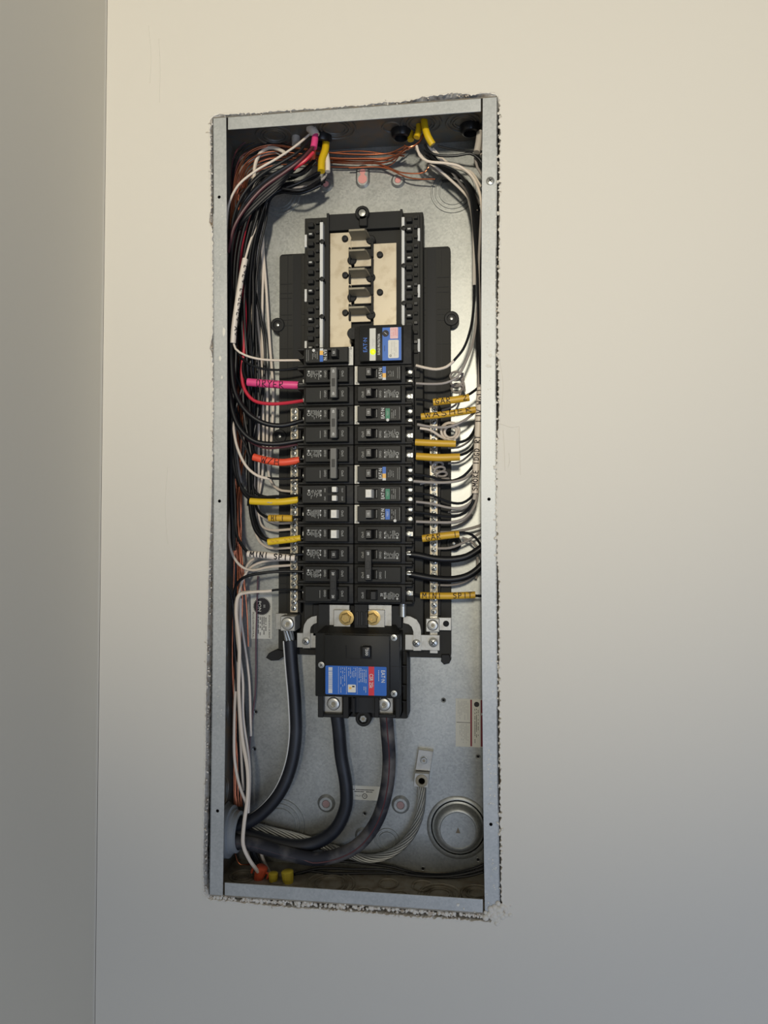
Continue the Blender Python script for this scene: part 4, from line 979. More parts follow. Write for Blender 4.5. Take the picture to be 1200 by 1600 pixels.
wire(BW, 'black wire inside the orange W/H sleeve', WB, 4.4, [(386, 540, 52), (390, 640, 42), (393, 695, 34), (400, 711, 30), (430, 720, 30), (474, 717, 38)],
     parts=[('sleeve', 'bright orange-red sleeve lettered W/H', SLR, 9.6, [(396, 714, 28), (415, 719, 28), (440, 722.5, 28), (468, 719, 30)], dict(text='W/H', h=.0070, t0=.18, t1=.60))])
wire(WWN, 'white wire re-marked with black tape just below the orange W/H sleeve', WW, 3.6, [(362, 600, 40), (364, 660, 34), (371, 700, 30), (386, 730, 28), (402, 743, 28), (415, 747, 30), (424, 748, 32)], parts=[('black_tape', 'black tape end', WB, 3.4, [(414, 747, 30), (440, 748, 34), (474, 746, 38)])])
wire(BW, 'black wire running along the top edge of the long plain yellow sleeve', WB, 4.2, [(357, 600, 46), (361, 690, 38), (369, 745, 32), (383, 768, 30), (398, 777, 32), (430, 776, 34), (474, 774, 38)])
wire(BW, 'black wire inside the long plain yellow sleeve on the left', WB, 4.0, [(364, 640, 44), (366, 700, 36), (374, 755, 30), (388, 778, 28), (420, 784, 28), (474, 783, 36)],
     parts=[('sleeve', 'long yellow sleeve with a smudged mark', SLY, 8.8, [(391, 783, 26), (405, 784, 26), (440, 784, 26), (466, 781, 28)], dict(text='~', h=.002, t0=.36, t1=.5, off=-.001, ink=GRYP))])
wire(BW, 'black wire inside the short yellow sleeve marked with a box and a stroke', WB, 3.6, [(389, 640, 62), (391, 720, 52), (400, 790, 42), (408, 803, 34), (422, 809, 30), (456, 808, 30), (474, 808, 38)],
     parts=[('sleeve', 'short yellow sleeve with a boxed mark and a stroke', SLY2, 8.8, [(420, 809.5, 28), (440, 809.5, 28), (457, 810, 28)], dict(text='HI 1', h=.0058, t0=.12, t1=.68))])
wire(BW, 'thick black wire feeding the lowest yellow sleeve of the left column', WB, 5.6, [(392, 600, 66), (389, 700, 56), (390, 770, 48), (394, 810, 40), (402, 832, 34), (416, 843, 30), (474, 842, 36)],
     parts=[('sleeve', 'yellow sleeve with faded lettering', SLY, 8.8, [(419, 847, 26), (440, 844.5, 26), (470, 841, 28)], dict(text='~~ ~~~', h=.0040, t0=.10, t1=.9, ink=SLY2))], n=12)
wire(BW, 'black wire running down the left side into the white MINI SPIT sleeve', WB, 4.0, [(361, 680, 48), (367, 780, 40), (370, 835, 34), (378, 852, 30), (390, 864, 28), (430, 868, 28), (474, 866, 36)],
     parts=[('sleeve', 'white sleeve lettered MINI SPIT', SLW, 8.6, [(387, 865.5, 26), (410, 867, 26), (435, 870, 26), (461, 872, 28)], dict(text='MINI SPIT', h=.0060, t0=.06, t1=.96, pen=.00055))])
wire(BW, 'black wire bending up from the bottom into the dusty double breaker', WB, 4.0, [(403, 1362, 70), (392, 1330, 62), (388, 1285, 60), (384, 1200, 62), (378, 1100, 60), (369, 1000, 52), (366, 945, 44), (368, 917, 38), (380, 903, 34), (405, 896, 34), (440, 893, 36), (474, 893, 38)])
wire(WWN, 'white wire re-marked with black tape at the lowest left breaker', WW, 3.8, [(388, 1270, 46), (390, 1200, 50), (380, 1120, 50), (379, 1060, 50), (371, 1000, 48), (368, 945, 42), (374, 930, 38), (395, 925, 36), (415, 924, 36), (425, 923, 36)], parts=[('black_tape', 'black tape end with a silver core', WB, 3.0, [(414, 924, 36), (440, 921, 38), (474, 922, 40)])])
# ---- left column, neutral wires
N_ = [
 ([(424, 300, 86), (408, 345, 84), (411, 420, 84), (410, 470, 84), (410, 540, 84), (417, 600, 84), (418, 720, 84), (423, 752, 78), (436, 765, 70), (455, 768, 62)], 'white wire reaching the left neutral bar just above the long yellow sleeve'),
 ([(470, 296, 70), (430, 302, 74), (415, 320, 80), (413, 380, 84), (419, 470, 84), (425, 560, 84), (425, 640, 84), (424, 700, 84), (409, 700, 88), ], None),
 ([(395, 275, 88), (390, 320, 86), (386, 380, 84), (388, 440, 80), (395, 510, 76), (403, 570, 74), (404, 640, 80), (404, 740, 82), (403, 790, 80), (408, 820, 76), (422, 828, 70), (456, 827, 62)], 'white wire reaching the left neutral bar between the two short yellow sleeves'),
 ([(410, 330, 90), (402, 400, 88), (401, 480, 86), (408, 560, 84), (411, 640, 86), (410, 740, 86), (400, 800, 82), (402, 840, 76), (418, 855, 70), (456, 856, 62)], 'white wire reaching the left neutral bar under the lowest yellow sleeve'),
 ([(404, 320, 90), (396, 420, 90), (398, 520, 88), (397, 640, 86), (397, 740, 86), (400, 790, 82), (410, 807, 76), (430, 817, 70), (456, 817, 64)], 'white wire passing behind the short yellow sleeve to the left neutral bar'),
 ([(356, 700, 70), (357, 780, 62), (358, 845, 54), (366, 872, 48), (380, 887, 46), (395, 891, 48), (420, 886, 54), (456, 883, 62)], 'white wire looping low across the copper bunch to the left neutral bar'),
 ([(380, 1235, 66), (376, 1160, 66), (372, 1080, 64), (371, 980, 60), (373, 930, 58), (380, 905, 56), (390, 888, 56), (410, 878, 60), (456, 874, 64)], 'white wire rising from the bottom and bending under the MINI SPIT sleeve'),
 ([(392, 1150, 84), (389, 1060, 82), (376, 960, 80), (375, 925, 76), (383, 890, 72), (392, 876, 74), (402, 872, 76)], 'short white wire branching up behind the white MINI SPIT sleeve'),
]
for pts, lb_ in N_:
    if lb_ is None: continue
    wire(WWN, lb_, WW, 3.5, pts)
wire(WWN, 'rightmost white wire dropping straight down beside the black plastic base', WW, 3.8, [(500, 285, 66), (470, 297, 70), (432, 302, 76), (414, 325, 82), (411, 380, 84), (416, 450, 84), (421, 530, 84), (427, 620, 84), (423, 700, 86), (420, 740, 88)])
wire(WWN, 'white wire arching up and over at the top left before dropping behind the bundle', WW, 5.0, [(447, 240, 60), (435, 233, 60), (420, 231, 62), (407, 239, 64), (399, 256, 66), (397, 285, 70), (396, 330, 74)])
wire(WWN, 'pale grey cable dropping straight down in the middle of the left bundle', WG, 5.2, [(374, 330, 70), (372, 400, 66), (370, 470, 66), (367, 560, 70), (366, 660, 66), (370, 720, 58), (376, 755, 52)])
wire(WWN, 'longest white wire at lower left, running down into the orange wire nut', WW, 5.0, [(392, 925, 46), (374, 929, 36), (369, 950, 36), (374, 1010, 38), (373, 1080, 36), (378, 1150, 36), (387, 1205, 28), (387, 1245, 24), (381, 1290, 22), (380, 1320, 22), (388, 1340, 26), (403, 1362, 42)])
wire(WWN, 'outermost white wire bowing left at lower left', WW, 4.2, [(376, 935, 60), (374, 1000, 58), (369, 1060, 54), (366, 1130, 52), (367, 1190, 52), (375, 1230, 52), (385, 1255, 54)])
wire(WWN, 'short white wire leaning into the first yellow wire nut at the bottom', WW, 4.6, [(404, 1320, 80), (412, 1345, 76), (424, 1368, 66)])
wire('red_cable', 'thin dull red wire hanging beside the lower white wires', WBR, 2.2, [(403, 900, 88), (400, 1000, 88), (399, 1080, 88), (393, 1130, 88), (390, 1170, 88), (390, 1230, 88)])

# ---- loose filler of the big bundle (each wire its own object)
GB = 'black wires bundled down the upper left side'
for k in range(17):
    f = k / 16; y0 = R_.uniform(222, 262) if k < 9 else R_.uniform(262, 296); x0 = R_.uniform(484, 494) if k < 9 else R_.uniform(496, 512)
    d = 30 + 48 * ((k * 7) % 17) / 17
    xc = 357 + 44 * f if k % 3 else 359 + 34 * f
    pts = [(x0, y0, 50), (x0 - 22 - 10 * f, y0 + 26 - .2 * (y0 - 222), d * .8 + 8), (424 - 22 * (1 - f), 275 + 34 * f, d), (xc + 22 - 8 * f, 322 + 26 * f, d), (xc + 4, 385 + 10 * f, d), (xc + R_.uniform(-4, 3), 470, d), (xc + R_.uniform(-4, 3), 560, d)]
    e = k % 4
    if e == 0: pts += [(xc + 2, 640, d), (392 + R_.uniform(-3, 4), 720, d), (392 + R_.uniform(-4, 2), 790, 64)]
    elif e == 1: pts += [(360 + 8 * f, 650, d), (359 + 8 * f, 760, d), (364 + 4 * f, 860, d + 8)]
    elif e == 2: pts += [(384 + 12 * f, 640, 60), (395 + R_.uniform(-2, 3), 700, 56), (398, 768, 50), (430, 780, 46)]
    else: pts += [(388 + 14 * f, 650, 70), (391 + R_.uniform(-2, 5), 740, 64), (397 + 4 * f, 815, 56), (416, 842, 46), (440, 846, 44)]
    wire(BW, 'black wire packed in the dense bundle down the upper left side', WB, 3.0 + (k % 3) * .5, pts, group=GB)
for k, (x0, c_) in enumerate(((358, WG), (364, WB), (371, WB), (377, WG), (384, WB), (391, WW), (388, WB))):
    wire('thin_wire', 'thin wire glimpsed deep in the left bundle above the yellow sleeves', c_, 2.4, [(x0 + 20, 330, 90), (x0 + 2, 420, 92), (x0 + R_.uniform(-3, 3), 520, 92), (x0 + R_.uniform(-2, 4), 640, 92), (x0 + 3, 740, 92)], group='thin wires deep in the left bundle')
for k in range(5):
    wire(BW, 'black wire dropping down the lower left side behind the white wires', WB, 3.8, [(368 + k * 1.5, 880 + 30 * k, 74 + 3 * k), (366 + k * 1.5, 1000, 76 + 3 * k), (372 + k * 2.6, 1120, 78 + 3 * k), (377 + k * 2.6, 1220, 78 + 3 * k), (386 + k, 1290, 74), (394 + k * 2, 1340, 68), (404 + k * 3, 1364, 60)], group='black wires down the lower left side')
wire(BW, 'long thin black wire bowing against the left side sheet at lower left', WB, 2.6, [(351, 912, 26), (358, 922, 30), (363, 940, 36), (366, 1000, 44), (369, 1080, 50)])
# maroon and red seen crossing the bundle
wire('maroon_wire', 'maroon wire sweeping along the front of the upper left bundle', WBR, 4.2, [(492, 226, 34), (470, 250, 26), (444, 270, 24), (412, 293, 22), (386, 322, 22), (366, 355, 24), (357, 395, 32)])
wire(BW, 'foremost black wire sweeping beside the long white one at the top left', WB, 3.8, [(488, 214, 36), (468, 236, 28), (440, 254, 24), (410, 272, 24), (384, 298, 24), (368, 330, 28), (360, 370, 36)])
wire(BW, 'black wire hooking down out of the yellow jacket near the top left grommet', WB, 4.2, [(505, 262, 60), (494, 276, 58), (474, 283, 56), (444, 288, 56), (414, 300, 56), (396, 330, 60), (388, 380, 66), (394, 430, 68), (408, 500, 66), (414, 540, 66), (412, 600, 70), (405, 650, 74)])
wire('grey_wire', 'grey wire looping under the black ones near the top left mounting hole', WG, 3.4, [(514, 262, 62), (506, 278, 60), (488, 289, 58), (462, 293, 58), (436, 292, 60), (410, 306, 66), (398, 340, 72)])
wire(BW, 'lowest black wire of the loop beside the top left mounting hole', WB, 3.8, [(512, 266, 72), (502, 288, 70), (476, 299, 68), (440, 301, 68), (412, 314, 72), (400, 350, 76)])

for k in range(6):
    wire(BW, 'black wire in the foremost layer along the left edge of the box', WB, 5.0, [(484 - 6 * k, 236 + 7 * k, 34), (455 - 4 * k, 256 + 7 * k, 26), (420 - 3 * k, 278 + 8 * k, 26), (388 - 2 * k, 308 + 8 * k, 30), (368, 350 + 4 * k, 34 + 3 * k), (358 + 1.6 * k, 420, 34 + 5 * k), (356 + 1.8 * k, 500, 36 + 5 * k), (356 + 1.9 * k, 590, 38 + 5 * k), (358 + 1.6 * k, 700, 44 + 5 * k)], group='black wires in the foremost layer at the left')
for k in range(7):
    wire('thin_wire', 'thin dark wire arching high across the top left corner', (WBR, WB, WB, WBR, WB, WB, WG)[k], 2.0, [(458 - 3 * k, 226 + 3 * k, 70), (430, 217 + 3.5 * k, 68), (400, 217 + 5 * k, 66), (378, 226 + 6 * k, 62), (365 + k, 246 + 7 * k, 58), (361 + 1.2 * k, 290, 60), (360 + 1.4 * k, 350, 64)], group='thin dark wires arching across the top left corner')
# ---- bare copper
GH = 'bare copper wires across the top of the box'
for k in range(10):
    a = R_.uniform(-4, 4); d = 62 + 3 * k
    pts = [(632 + R_.uniform(-4, 8), 232 + R_.uniform(-4, 8), d - 8), (610, 240 + a + k * 1.6, d), (570, 242 + a * .6 + 1.8 * k, d), (520, 240 + a + 1.9 * k, d), (470, 233 + a + k * 2.2, d), (420, 228 + a + k * 3.2, d - 4), (388, 240 + a + k * 4.0, d - 12), (370 + k * 1.6, 268 + k * 3.5, d - 16 + a), (363 + k * 1.5, 305 + a, d - 12 + a), (360 + k * 2.0, 350, d - 8), (362 + k * 1.8, 450, d)]
    wire('copper_wire', 'bare copper wire crossing the top of the box and turning down its left side', CU, 1.6, pts, group=GH)
for k in range(8):
    d = 72 + 2.5 * k
    pts = [(358 + 2.4 * k, 440, d)] + [(364 + 1.8 * k + R_.uniform(-2.6, 2.6), y, d + R_.uniform(-4, 4)) for y in (560, 660, 730, 780, 830, 880, 940, 1030, 1120, 1200)] + [(366 + 2 * k, 1260, d)]
    wire('copper_wire', 'bare copper wire in the bunch running down inside the left side of the box', CU, 2.1, pts, group='bare copper wires down the left side')
for k, p in enumerate(([(385, 700, 80), (376, 740, 70), (372, 800, 66), (377, 860, 66), (381, 900, 66), (386, 960, 74), (388, 1010, 80)], [(380, 720, 76), (372, 780, 66), (374, 850, 64), (376, 880, 64), (383, 930, 70)])):
    wire('copper_wire', ('bright bare copper wire slanting across the front of the lower left copper bunch', 'shorter bright copper wire at the front of the left copper bunch')[k], CU, 2.0, p)
for k, p in enumerate(([(663, 206, 50), (655, 222, 46), (640, 230, 44), (632, 227, 46)], [(663, 210, 54), (650, 228, 50), (636, 232, 50), (628, 238, 60)], [(545, 262, 84), (600, 262, 84), (640, 278, 80), (680, 280, 76)], [(520, 252, 84), (590, 256, 84), (630, 270, 80), (665, 268, 78), (672, 256, 76)], [(500, 240, 80), (560, 236, 80), (600, 240, 80), (632, 244, 76)])):
    wire('copper_wire', ('uppermost copper wire leaving the right yellow jackets', 'second copper wire leaving the right yellow jackets, lower and deeper', 'low copper wire reaching furthest right below the yellow jackets', 'copper wire with a curled end beneath the yellow jackets', 'topmost copper wire spanning between the two dark grommets')[k], CU, 2.1, p)
wire('copper_wire', 'copper wire lying along the box floor at the bottom left', CU, 2.0, [(366, 1300, 84), (369, 1340, 84), (376, 1351, 84), (392, 1350, 84), (402, 1352, 80)])

# ---- cable jackets and sleeves at the top
def jacket(name, label, m, dia, pts, cat='cable jacket', flat=.6):
    P = clampx(W_(pts)); mb = MB(); mb.tube(P, dia / 2 * mm, m, n=14, step=.004)
    return tag(mb.build(name), label, cat)
jacket('yellow_cable_jacket', 'yellow cable jacket end coming through the left dark grommet', JY, 10, [(510, 214, 62), (508, 235, 56), (503, 250, 52), (502, 268, 48)])
jacket('yellow_cable_jacket', 'leftmost yellow cable jacket end by the right grommet', JY, 9, [(640, 192, 66), (641, 205, 62), (642, 219, 60)])
jacket('yellow_cable_jacket', 'middle yellow cable jacket end by the right grommet', JY, 8.5, [(653, 186, 52), (655, 200, 48), (651, 215, 46)])
jacket('yellow_cable_jacket', 'foremost yellow cable jacket end by the right grommet, curving right', JY, 9, [(662, 184, 40), (664, 198, 36), (669, 214, 34), (676, 226, 36)])
jacket('white_cable_jacket', 'flat white cable jacket end at the top right behind the flange', JW, 9, [(750, 206, 60), (748, 222, 58), (745, 238, 56)])
jacket('white_cable_jacket', 'second white cable jacket end, half hidden at the top right', JW, 9, [(758, 206, 64), (757, 222, 62), (755, 244, 60)])
jacket('white_cable_jacket', 'stubby pale cable jacket at the top left by the bundle', JW, 12, [(459, 198, 60), (462, 212, 58), (463, 226, 56)])
jacket('white_cable_jacket', 'white jacket end hanging beside the yellow one near the left grommet', SLW, 7, [(510, 240, 60), (512, 254, 56), (512, 268, 54)])
jacket('white_cable_jacket', 'white jacket cap at the very top over the pink sleeve', SLW, 12, [(484, 200, 40), (489, 204, 38), (493, 212, 38)])
jacket('pink_sleeve', 'short pink sleeve at the top of the left bundle', SLP, 9, [(492, 207, 38), (492, 218, 36), (490, 231, 34)], 'sleeve')
jacket('red_sleeve', 'short dull red sleeve hanging below the pink one', NUTO, 7.5, [(490, 228, 56), (489, 240, 56), (488, 253, 58)], 'sleeve')
for px, py, lb_ in ((505, 219, 'black round grommet in the box top above the left yellow jacket'), (628, 209, 'black round grommet in the box top left of the right yellow jackets'), (735, 200, 'black round grommet in the far right of the box top')):
    c = at(px, py, .07); mb = MB(); mb.lathe((c.x, .06, HH - .001), [(.014, 0), (.014, -.003), (.0115, -.009), (.009, -.010), (.008, -.003)], HND, 28, ax=(0, 0, 1)); tag(mb.build('cable_grommet'), lb_, 'grommet')

# ---- top right fan-out
TR = [
 (WWN, WW, 3.6, [(651, 228, 44), (656, 243, 42), (668, 252, 40), (695, 255, 38), (718, 260, 36), (738, 276, 34), (749, 300, 32), (754, 335, 32), (757, 380, 36)], 'foremost white wire arching from the yellow jackets to the right side'),
 (WWN, WW, 3.4, [(650, 232, 52), (662, 248, 54), (682, 262, 56), (705, 282, 58), (722, 298, 58), (733, 312, 56), (738, 340, 52), (741, 380, 46), (741, 444, 40)], 'white wire dropping from the yellow jackets into the long pale cable on the right'),
 (WWN, WW, 3.4, [(668, 228, 50), (684, 244, 54), (704, 266, 58), (718, 284, 60), (730, 300, 62), (745, 330, 62)], 'middle white wire of the upper right fan'),
 (WWN, WW, 3.2, [(676, 232, 56), (694, 250, 62), (712, 262, 62), (735, 268, 60), (752, 292, 58)], 'upper white wire of the right fan, behind the others'),
 ('grey_wire', WG, 3.2, [(670, 258, 74), (690, 272, 76), (712, 286, 76), (735, 296, 74), (750, 320, 72)], 'deepest grey wire of the upper right fan'),
 ('grey_wire', WG, 3.4, [(742, 246, 50), (746, 262, 50), (754, 275, 50), (760, 290, 52)], 'grey wire dropping from the white jackets at the top right'),
 (BW, WB, 3.6, [(664, 226, 44), (672, 238, 42), (686, 243, 42), (715, 243, 42), (735, 240, 42), (748, 248, 42), (758, 262, 44)], 'black wire running right just below the topmost one'),
 (BW, WB, 3.0, [(684, 228, 60), (705, 233, 60), (728, 236, 58), (757, 237, 56)], 'topmost thin black wire running right to the flange'),
 (BW, WB, 3.4, [(690, 283, 80), (715, 284, 76), (735, 300, 70), (745, 340, 62), (750, 400, 56), (752, 470, 50)], 'black wire low in the right fan'),
]
for nm, m_, dd, pts, lb_ in TR: wire(nm, lb_, m_, dd, pts)
for k in range(9):
    d = 34 + 5.5 * k
    wire(BW, 'black wire in the bundle down the upper right side', WB, 3.4, [(660 + R_.uniform(0, 20), 230 + R_.uniform(0, 24), d + 8), (690 + 2 * k, 258 + 2 * k, d + 6), (715 + 1.5 * k, 270 + 1.5 * k, d + 4), (733 + k, 300, d + 2), (740 + 1.4 * k, 350, d), (746 + k, 430, d), (748 + R_.uniform(-3, 5), 520, d), (749 + R_.uniform(-2, 5), 600, d)], group='black wires down the upper right side')
wire('grey_wire', 'grey wire beside the black bundle above the tall lettered sleeve', WG, 3.4, [(752, 330, 40), (748, 420, 36), (750, 500, 36), (748, 606, 36)])
# pale long cable + wire 573
wire('white_cable', 'long pale cable hanging down the upper right before turning black', JW, 4.6, [(733, 312, 58), (739, 340, 52), (741, 380, 46), (741, 446, 40)])
wire(BW, 'black wire with a pale grey tip curving into the top right breaker terminal', WB, 3.4, [(741, 440, 40), (740, 480, 40), (735, 515, 38), (724, 545, 36), (708, 565, 34)], parts=[('bared_end', 'pale grey sheath', WW, 3.6, [(709, 564, 34), (698, 573, 34), (682, 577, 34), (666, 575, 35), (650, 571, 36)])])
wire('grey_wire', 'grey wire curving into the terminal just above the GAR 2 sleeve', WG, 3.2, [(746, 480, 44), (740, 530, 44), (730, 560, 42), (715, 588, 40), (697, 598, 38), (675, 600, 38), (650, 599, 38)])

def ring_path(cx, cy, rx, ry, turns, d, drift=(0, 0), ph=0):
    out = []
    k = int(turns * 12)
    for i in range(k + 1): a = ph + i * math.pi / 6; out.append((cx + drift[0] * i / k + rx * math.cos(a), cy + drift[1] * i / k + ry * math.sin(a), d + 3 * math.sin(a * .5 + i)))
    return out
wire('grey_wire', 'coiled grey pigtail beside the topmost right breaker', WG, 3.0, ring_path(713, 583, 10, 9, 3, 66, (3, 28)) + [(724, 600, 70), (712, 632, 70), (690, 642, 66)], step=.002)
wire('grey_wire', 'large coiled grey pigtail below the WASHER sleeve', WW, 3.4, [(656, 669, 40), (672, 672, 42), (690, 683, 48), (703, 688, 54)] + ring_path(703, 673, 14, 13, 2, 52, (1, 1), 1.2) + ring_path(704, 675, 9.5, 9, 2.5, 50, (0, 0), .6) + [(690, 672, 66), (684, 690, 70)], step=.002)
wire('grey_wire', 'tightly coiled grey pigtail under the lower plain yellow sleeve', WG, 3.2, [(656, 756, 46), (675, 752, 50)] + [(692 + 9 * math.cos(a) - .25 * i, 748 - .62 * i + 5.5 * math.sin(a), 58 + 5 * math.sin(a + 1)) for i, a in ((i, i * math.pi / 6) for i in range(50))] + [(690, 712, 60)], step=.0015)

# right column feeds
RT = [
 (BW, WB, 3.4, [(650, 624, 36), (664, 625, 34), (680, 628, 32), (715, 623, 32), (735, 615, 36), (748, 605, 40)], 'black wire inside the GAR 2 sleeve', ('ochre yellow sleeve lettered GAR 2', SLY2, 9.2, [(677, 628.5, 30), (700, 626, 30), (718, 623.5, 31), (733, 621, 32)], dict(text='GAR  2', h=.0060, t0=.04, t1=.95, off=.0008))),
 (BW, WB, 3.4, [(650, 652, 36), (664, 652, 34), (700, 647, 32), (740, 640, 36), (752, 632, 42)], 'black wire inside the WASHER sleeve', ('ochre yellow sleeve lettered WASHER', SLY2, 8.6, [(658, 651, 30), (685, 648.5, 30), (715, 644.5, 31), (743, 640, 33)], dict(text='WASHER', h=.0060, t0=.05, t1=.94, off=.0016))),
 (BW, WB, 3.6, [(646, 687, 36), (660, 691, 34), (700, 693, 34), (728, 688, 38), (738, 678, 42), (744, 664, 46), (752, 645, 50)], 'black wire inside the upper plain yellow sleeve on the right', ('plain ochre yellow sleeve', SLY2, 8.8, [(649, 691, 30), (680, 692.5, 30), (712, 693.5, 32)], {})),
 (BW, WB, 3.6, [(646, 713, 36), (660, 714, 34), (700, 714, 34), (728, 708, 38), (738, 700, 42), (745, 688, 46), (752, 670, 50)], 'black wire inside the lower plain yellow sleeve on the right', ('plain ochre yellow sleeve', SLY2, 9.6, [(650.5, 713, 30), (685, 715, 30), (718.5, 714, 32)], {})),
 (BW, WB, 3.4, [(640, 839, 36), (664, 840, 34), (700, 836, 32), (722, 832, 34), (738, 836, 38), (749, 848, 42), (756, 866, 46)], 'black wire inside the GAR 1 sleeve, hooking down at the right', ('ochre yellow sleeve lettered GAR 1', SLY2, 9.2, [(660, 841.5, 30), (690, 837.5, 30), (717.5, 834.5, 31)], dict(text='GAR  1', h=.0058, t0=.08, t1=.96))),
 (BW, WB, 3.4, [(640, 928, 36), (664, 931, 34), (700, 931, 34), (745, 931, 36), (766, 932, 42)], 'black wire inside the ochre MINI SPIT sleeve', ('ochre yellow sleeve lettered MINI SPIT', SLY2, 8.8, [(657, 930.5, 30), (700, 931, 30), (742.5, 929.5, 32)], dict(text='MINI  SPIT', h=.0058, t0=.03, t1=.95))),
]
for nm, m_, dd, pts, lb_, (sl, sm_, sd, sp_, kw) in RT: wire(nm, lb_, m_, dd, pts, parts=[('sleeve', sl, sm_, sd, sp_, kw)])
RS = [
 ('grey_wire', WG, 3.4, [(652, 663, 38), (675, 667, 38), (700, 667, 38), (720, 660, 40), (735, 650, 42), (746, 640, 46)], 'grey wire curving up to the right between the WASHER sleeve and the coil'),
 ('grey_wire', WG, 2.8, [(700, 700, 70), (716, 699, 70), (732, 690, 66), (744, 675, 62)], 'thin grey wire just under the upper plain yellow sleeve'),
 ('grey_wire', WG, 2.8, [(700, 724, 70), (718, 722, 70), (734, 710, 66), (744, 698, 62)], 'thin grey wire just under the lower plain yellow sleeve'),
 (BW, WB, 3.6, [(646, 741, 36), (665, 743, 38), (690, 750, 42), (708, 751, 44), (724, 744, 44), (736, 732, 44), (746, 718, 46)], 'black wire passing in front of the tight coil under the sleeves'),
 (WWN, WG, 3.6, [(646, 752, 36), (680, 754, 38), (706, 753, 40), (725, 748, 42), (738, 738, 44), (748, 726, 48)], 'pale wire running just below the tight coil'),
 (BW, WB, 3.4, [(646, 770, 36), (670, 773, 38), (690, 780, 42), (708, 786, 44), (722, 786, 44), (734, 779, 42), (743, 768, 38)], 'uppermost black wire turning up into the foot of the tall lettered sleeve'),
 (WWN, WG, 3.2, [(650, 784, 38), (675, 787, 40), (700, 793, 42), (718, 794, 42), (732, 788, 40), (741, 778, 38)], 'pale wire between the two black ones below the tall sleeve'),
 ('grey_wire', WG, 2.6, [(700, 800, 74), (715, 800, 74), (728, 796, 70), (738, 786, 64)], 'short grey wire deep behind the ones below the tall sleeve'),
 (BW, WB, 3.8, [(646, 800, 36), (665, 802, 38), (690, 806, 42), (710, 807, 44), (726, 801, 42), (737, 788, 38), (743, 768, 36)], 'lower black wire turning up into the foot of the tall lettered sleeve'),
 (WWN, WG, 3.6, [(650, 815, 38), (680, 816, 40), (705, 816, 42), (722, 812, 42), (736, 800, 40), (744, 784, 38), (746, 768, 36)], 'outermost pale wire curving up into the tall lettered sleeve'),
 ('grey_wire', WG, 3.2, [(690, 824, 84), (706, 824, 84), (722, 818, 82), (738, 804, 78)], 'faint wire close to the back just above the GAR 1 sleeve'),
 ('grey_wire', WG, 3.8, [(686, 832, 66), (710, 831, 62), (734, 826, 58), (748, 822, 54), (764, 814, 50)], 'grey wire running right just above the GAR 1 sleeve'),
 ('grey_wire', WG, 3.4, [(684, 857, 62), (703, 856, 58), (722, 849, 54), (742, 838, 50), (762, 824, 48)], 'grey wire rising right from below the GAR 1 sleeve'),
 ('grey_wire', WG, 3.2, [(722, 840, 60), (736, 846, 60), (748, 860, 60), (754, 880, 60)], 'grey wire following inside the black hook at GAR 1'),
 ('grey_wire', WG, 3.4, [(684, 914, 64), (706, 914, 62), (726, 909, 60), (742, 898, 56), (758, 878, 54)], 'pale wire curving under the lower thick black wire'),
 ('grey_wire', WG, 3.2, [(746, 870, 70), (746, 888, 70), (744, 904, 70)], 'short upright grey wire between the two thick black wires'),
]
for nm, m_, dd, pts, lb_ in RS: wire(nm, lb_, m_, dd, pts)
for py0, lb_, pts in ((867, 'upper thick black wire sweeping from the double breaker to the right side', [(640, 866, 36), (655, 868, 36), (680, 873, 38), (705, 874, 40), (728, 870, 42), (746, 860, 44), (764, 846, 46)]), (898, 'lower thick black wire sweeping from the double breaker to the right side', [(640, 897, 36), (655, 900, 36), (680, 904, 38), (708, 905, 40), (732, 899, 42), (750, 886, 44), (768, 862, 46)])):
    wire(BW, lb_, WB, 9.0, pts, n=14, parts=[('bare_strands', 'bare aluminium wire end', STEEL, 4.6, [(636, pts[0][1], 33), (648, pts[0][1] + .6, 34.5)])])
# tall lettered sleeve
wire('white_cable', 'upright white sleeve on the right lettered SMOKE and LIV WALL', JW, 5.0, [(752, 590, 40), (750, 620, 36), (746, 700, 34), (743, 770, 34), (741, 780, 36)],
     parts=[('sleeve', 'pinkish white sleeve with upright handwriting', SLW, 9.4, [(742.5, 771, 32), (744, 735, 32), (746.5, 690, 32), (749, 640, 32), (751, 606, 34)], dict(text='SMOKE 1DGD RT   LIV Wall', h=.0058, t0=.02, t1=.99, pen=.0004, off=.0006))])

# ---- feeders
def feeder(label, m, pts, stripe=None, sm=None, slabel=None, bare=None):
    P = W_(pts); t = thing('feeder_cable', label, 'cable', tuple(P[0])); mb = MB(); C = mb.tube(P, .0088, m, n=20, step=.006); mb.build('insulation', t)
    if stripe is not None:
        mb = MB(); Q = []
        for i, p in enumerate(C):
            tt = (C[min(i + 1, len(C) - 1)] - C[max(i - 1, 0)]).normalized(); v = (CAM - p).normalized(); s_ = tt.cross(v).normalized(); s_ = s_ if s_.x > 0 else -s_
            fr = Vector((0, -1, 0)); fr = (fr - tt * fr.dot(tt)).normalized(); Q.append(p + (s_ * math.sin(stripe) + fr * math.cos(stripe)) * .0085)
        mb.tube(Q[::2], .0009, sm, n=6, step=.006); mb.build('colour_stripe', t, slabel)
    if bare:
        mb = MB(); Bp = W_(bare)
        for k in range(7):
            a = k * 6.283 / 7
            mb.tube([Bp[0] + Vector((math.cos(a) * .0052, math.sin(a) * .0052, 0)), Bp[1] + Vector((math.cos(a + .6) * .0052, math.sin(a + .6) * .0052, 0))], .0019, STEEL, n=7, step=.005)
        mb.build('bare_strands', t, 'bare shiny aluminium strands')
    return t
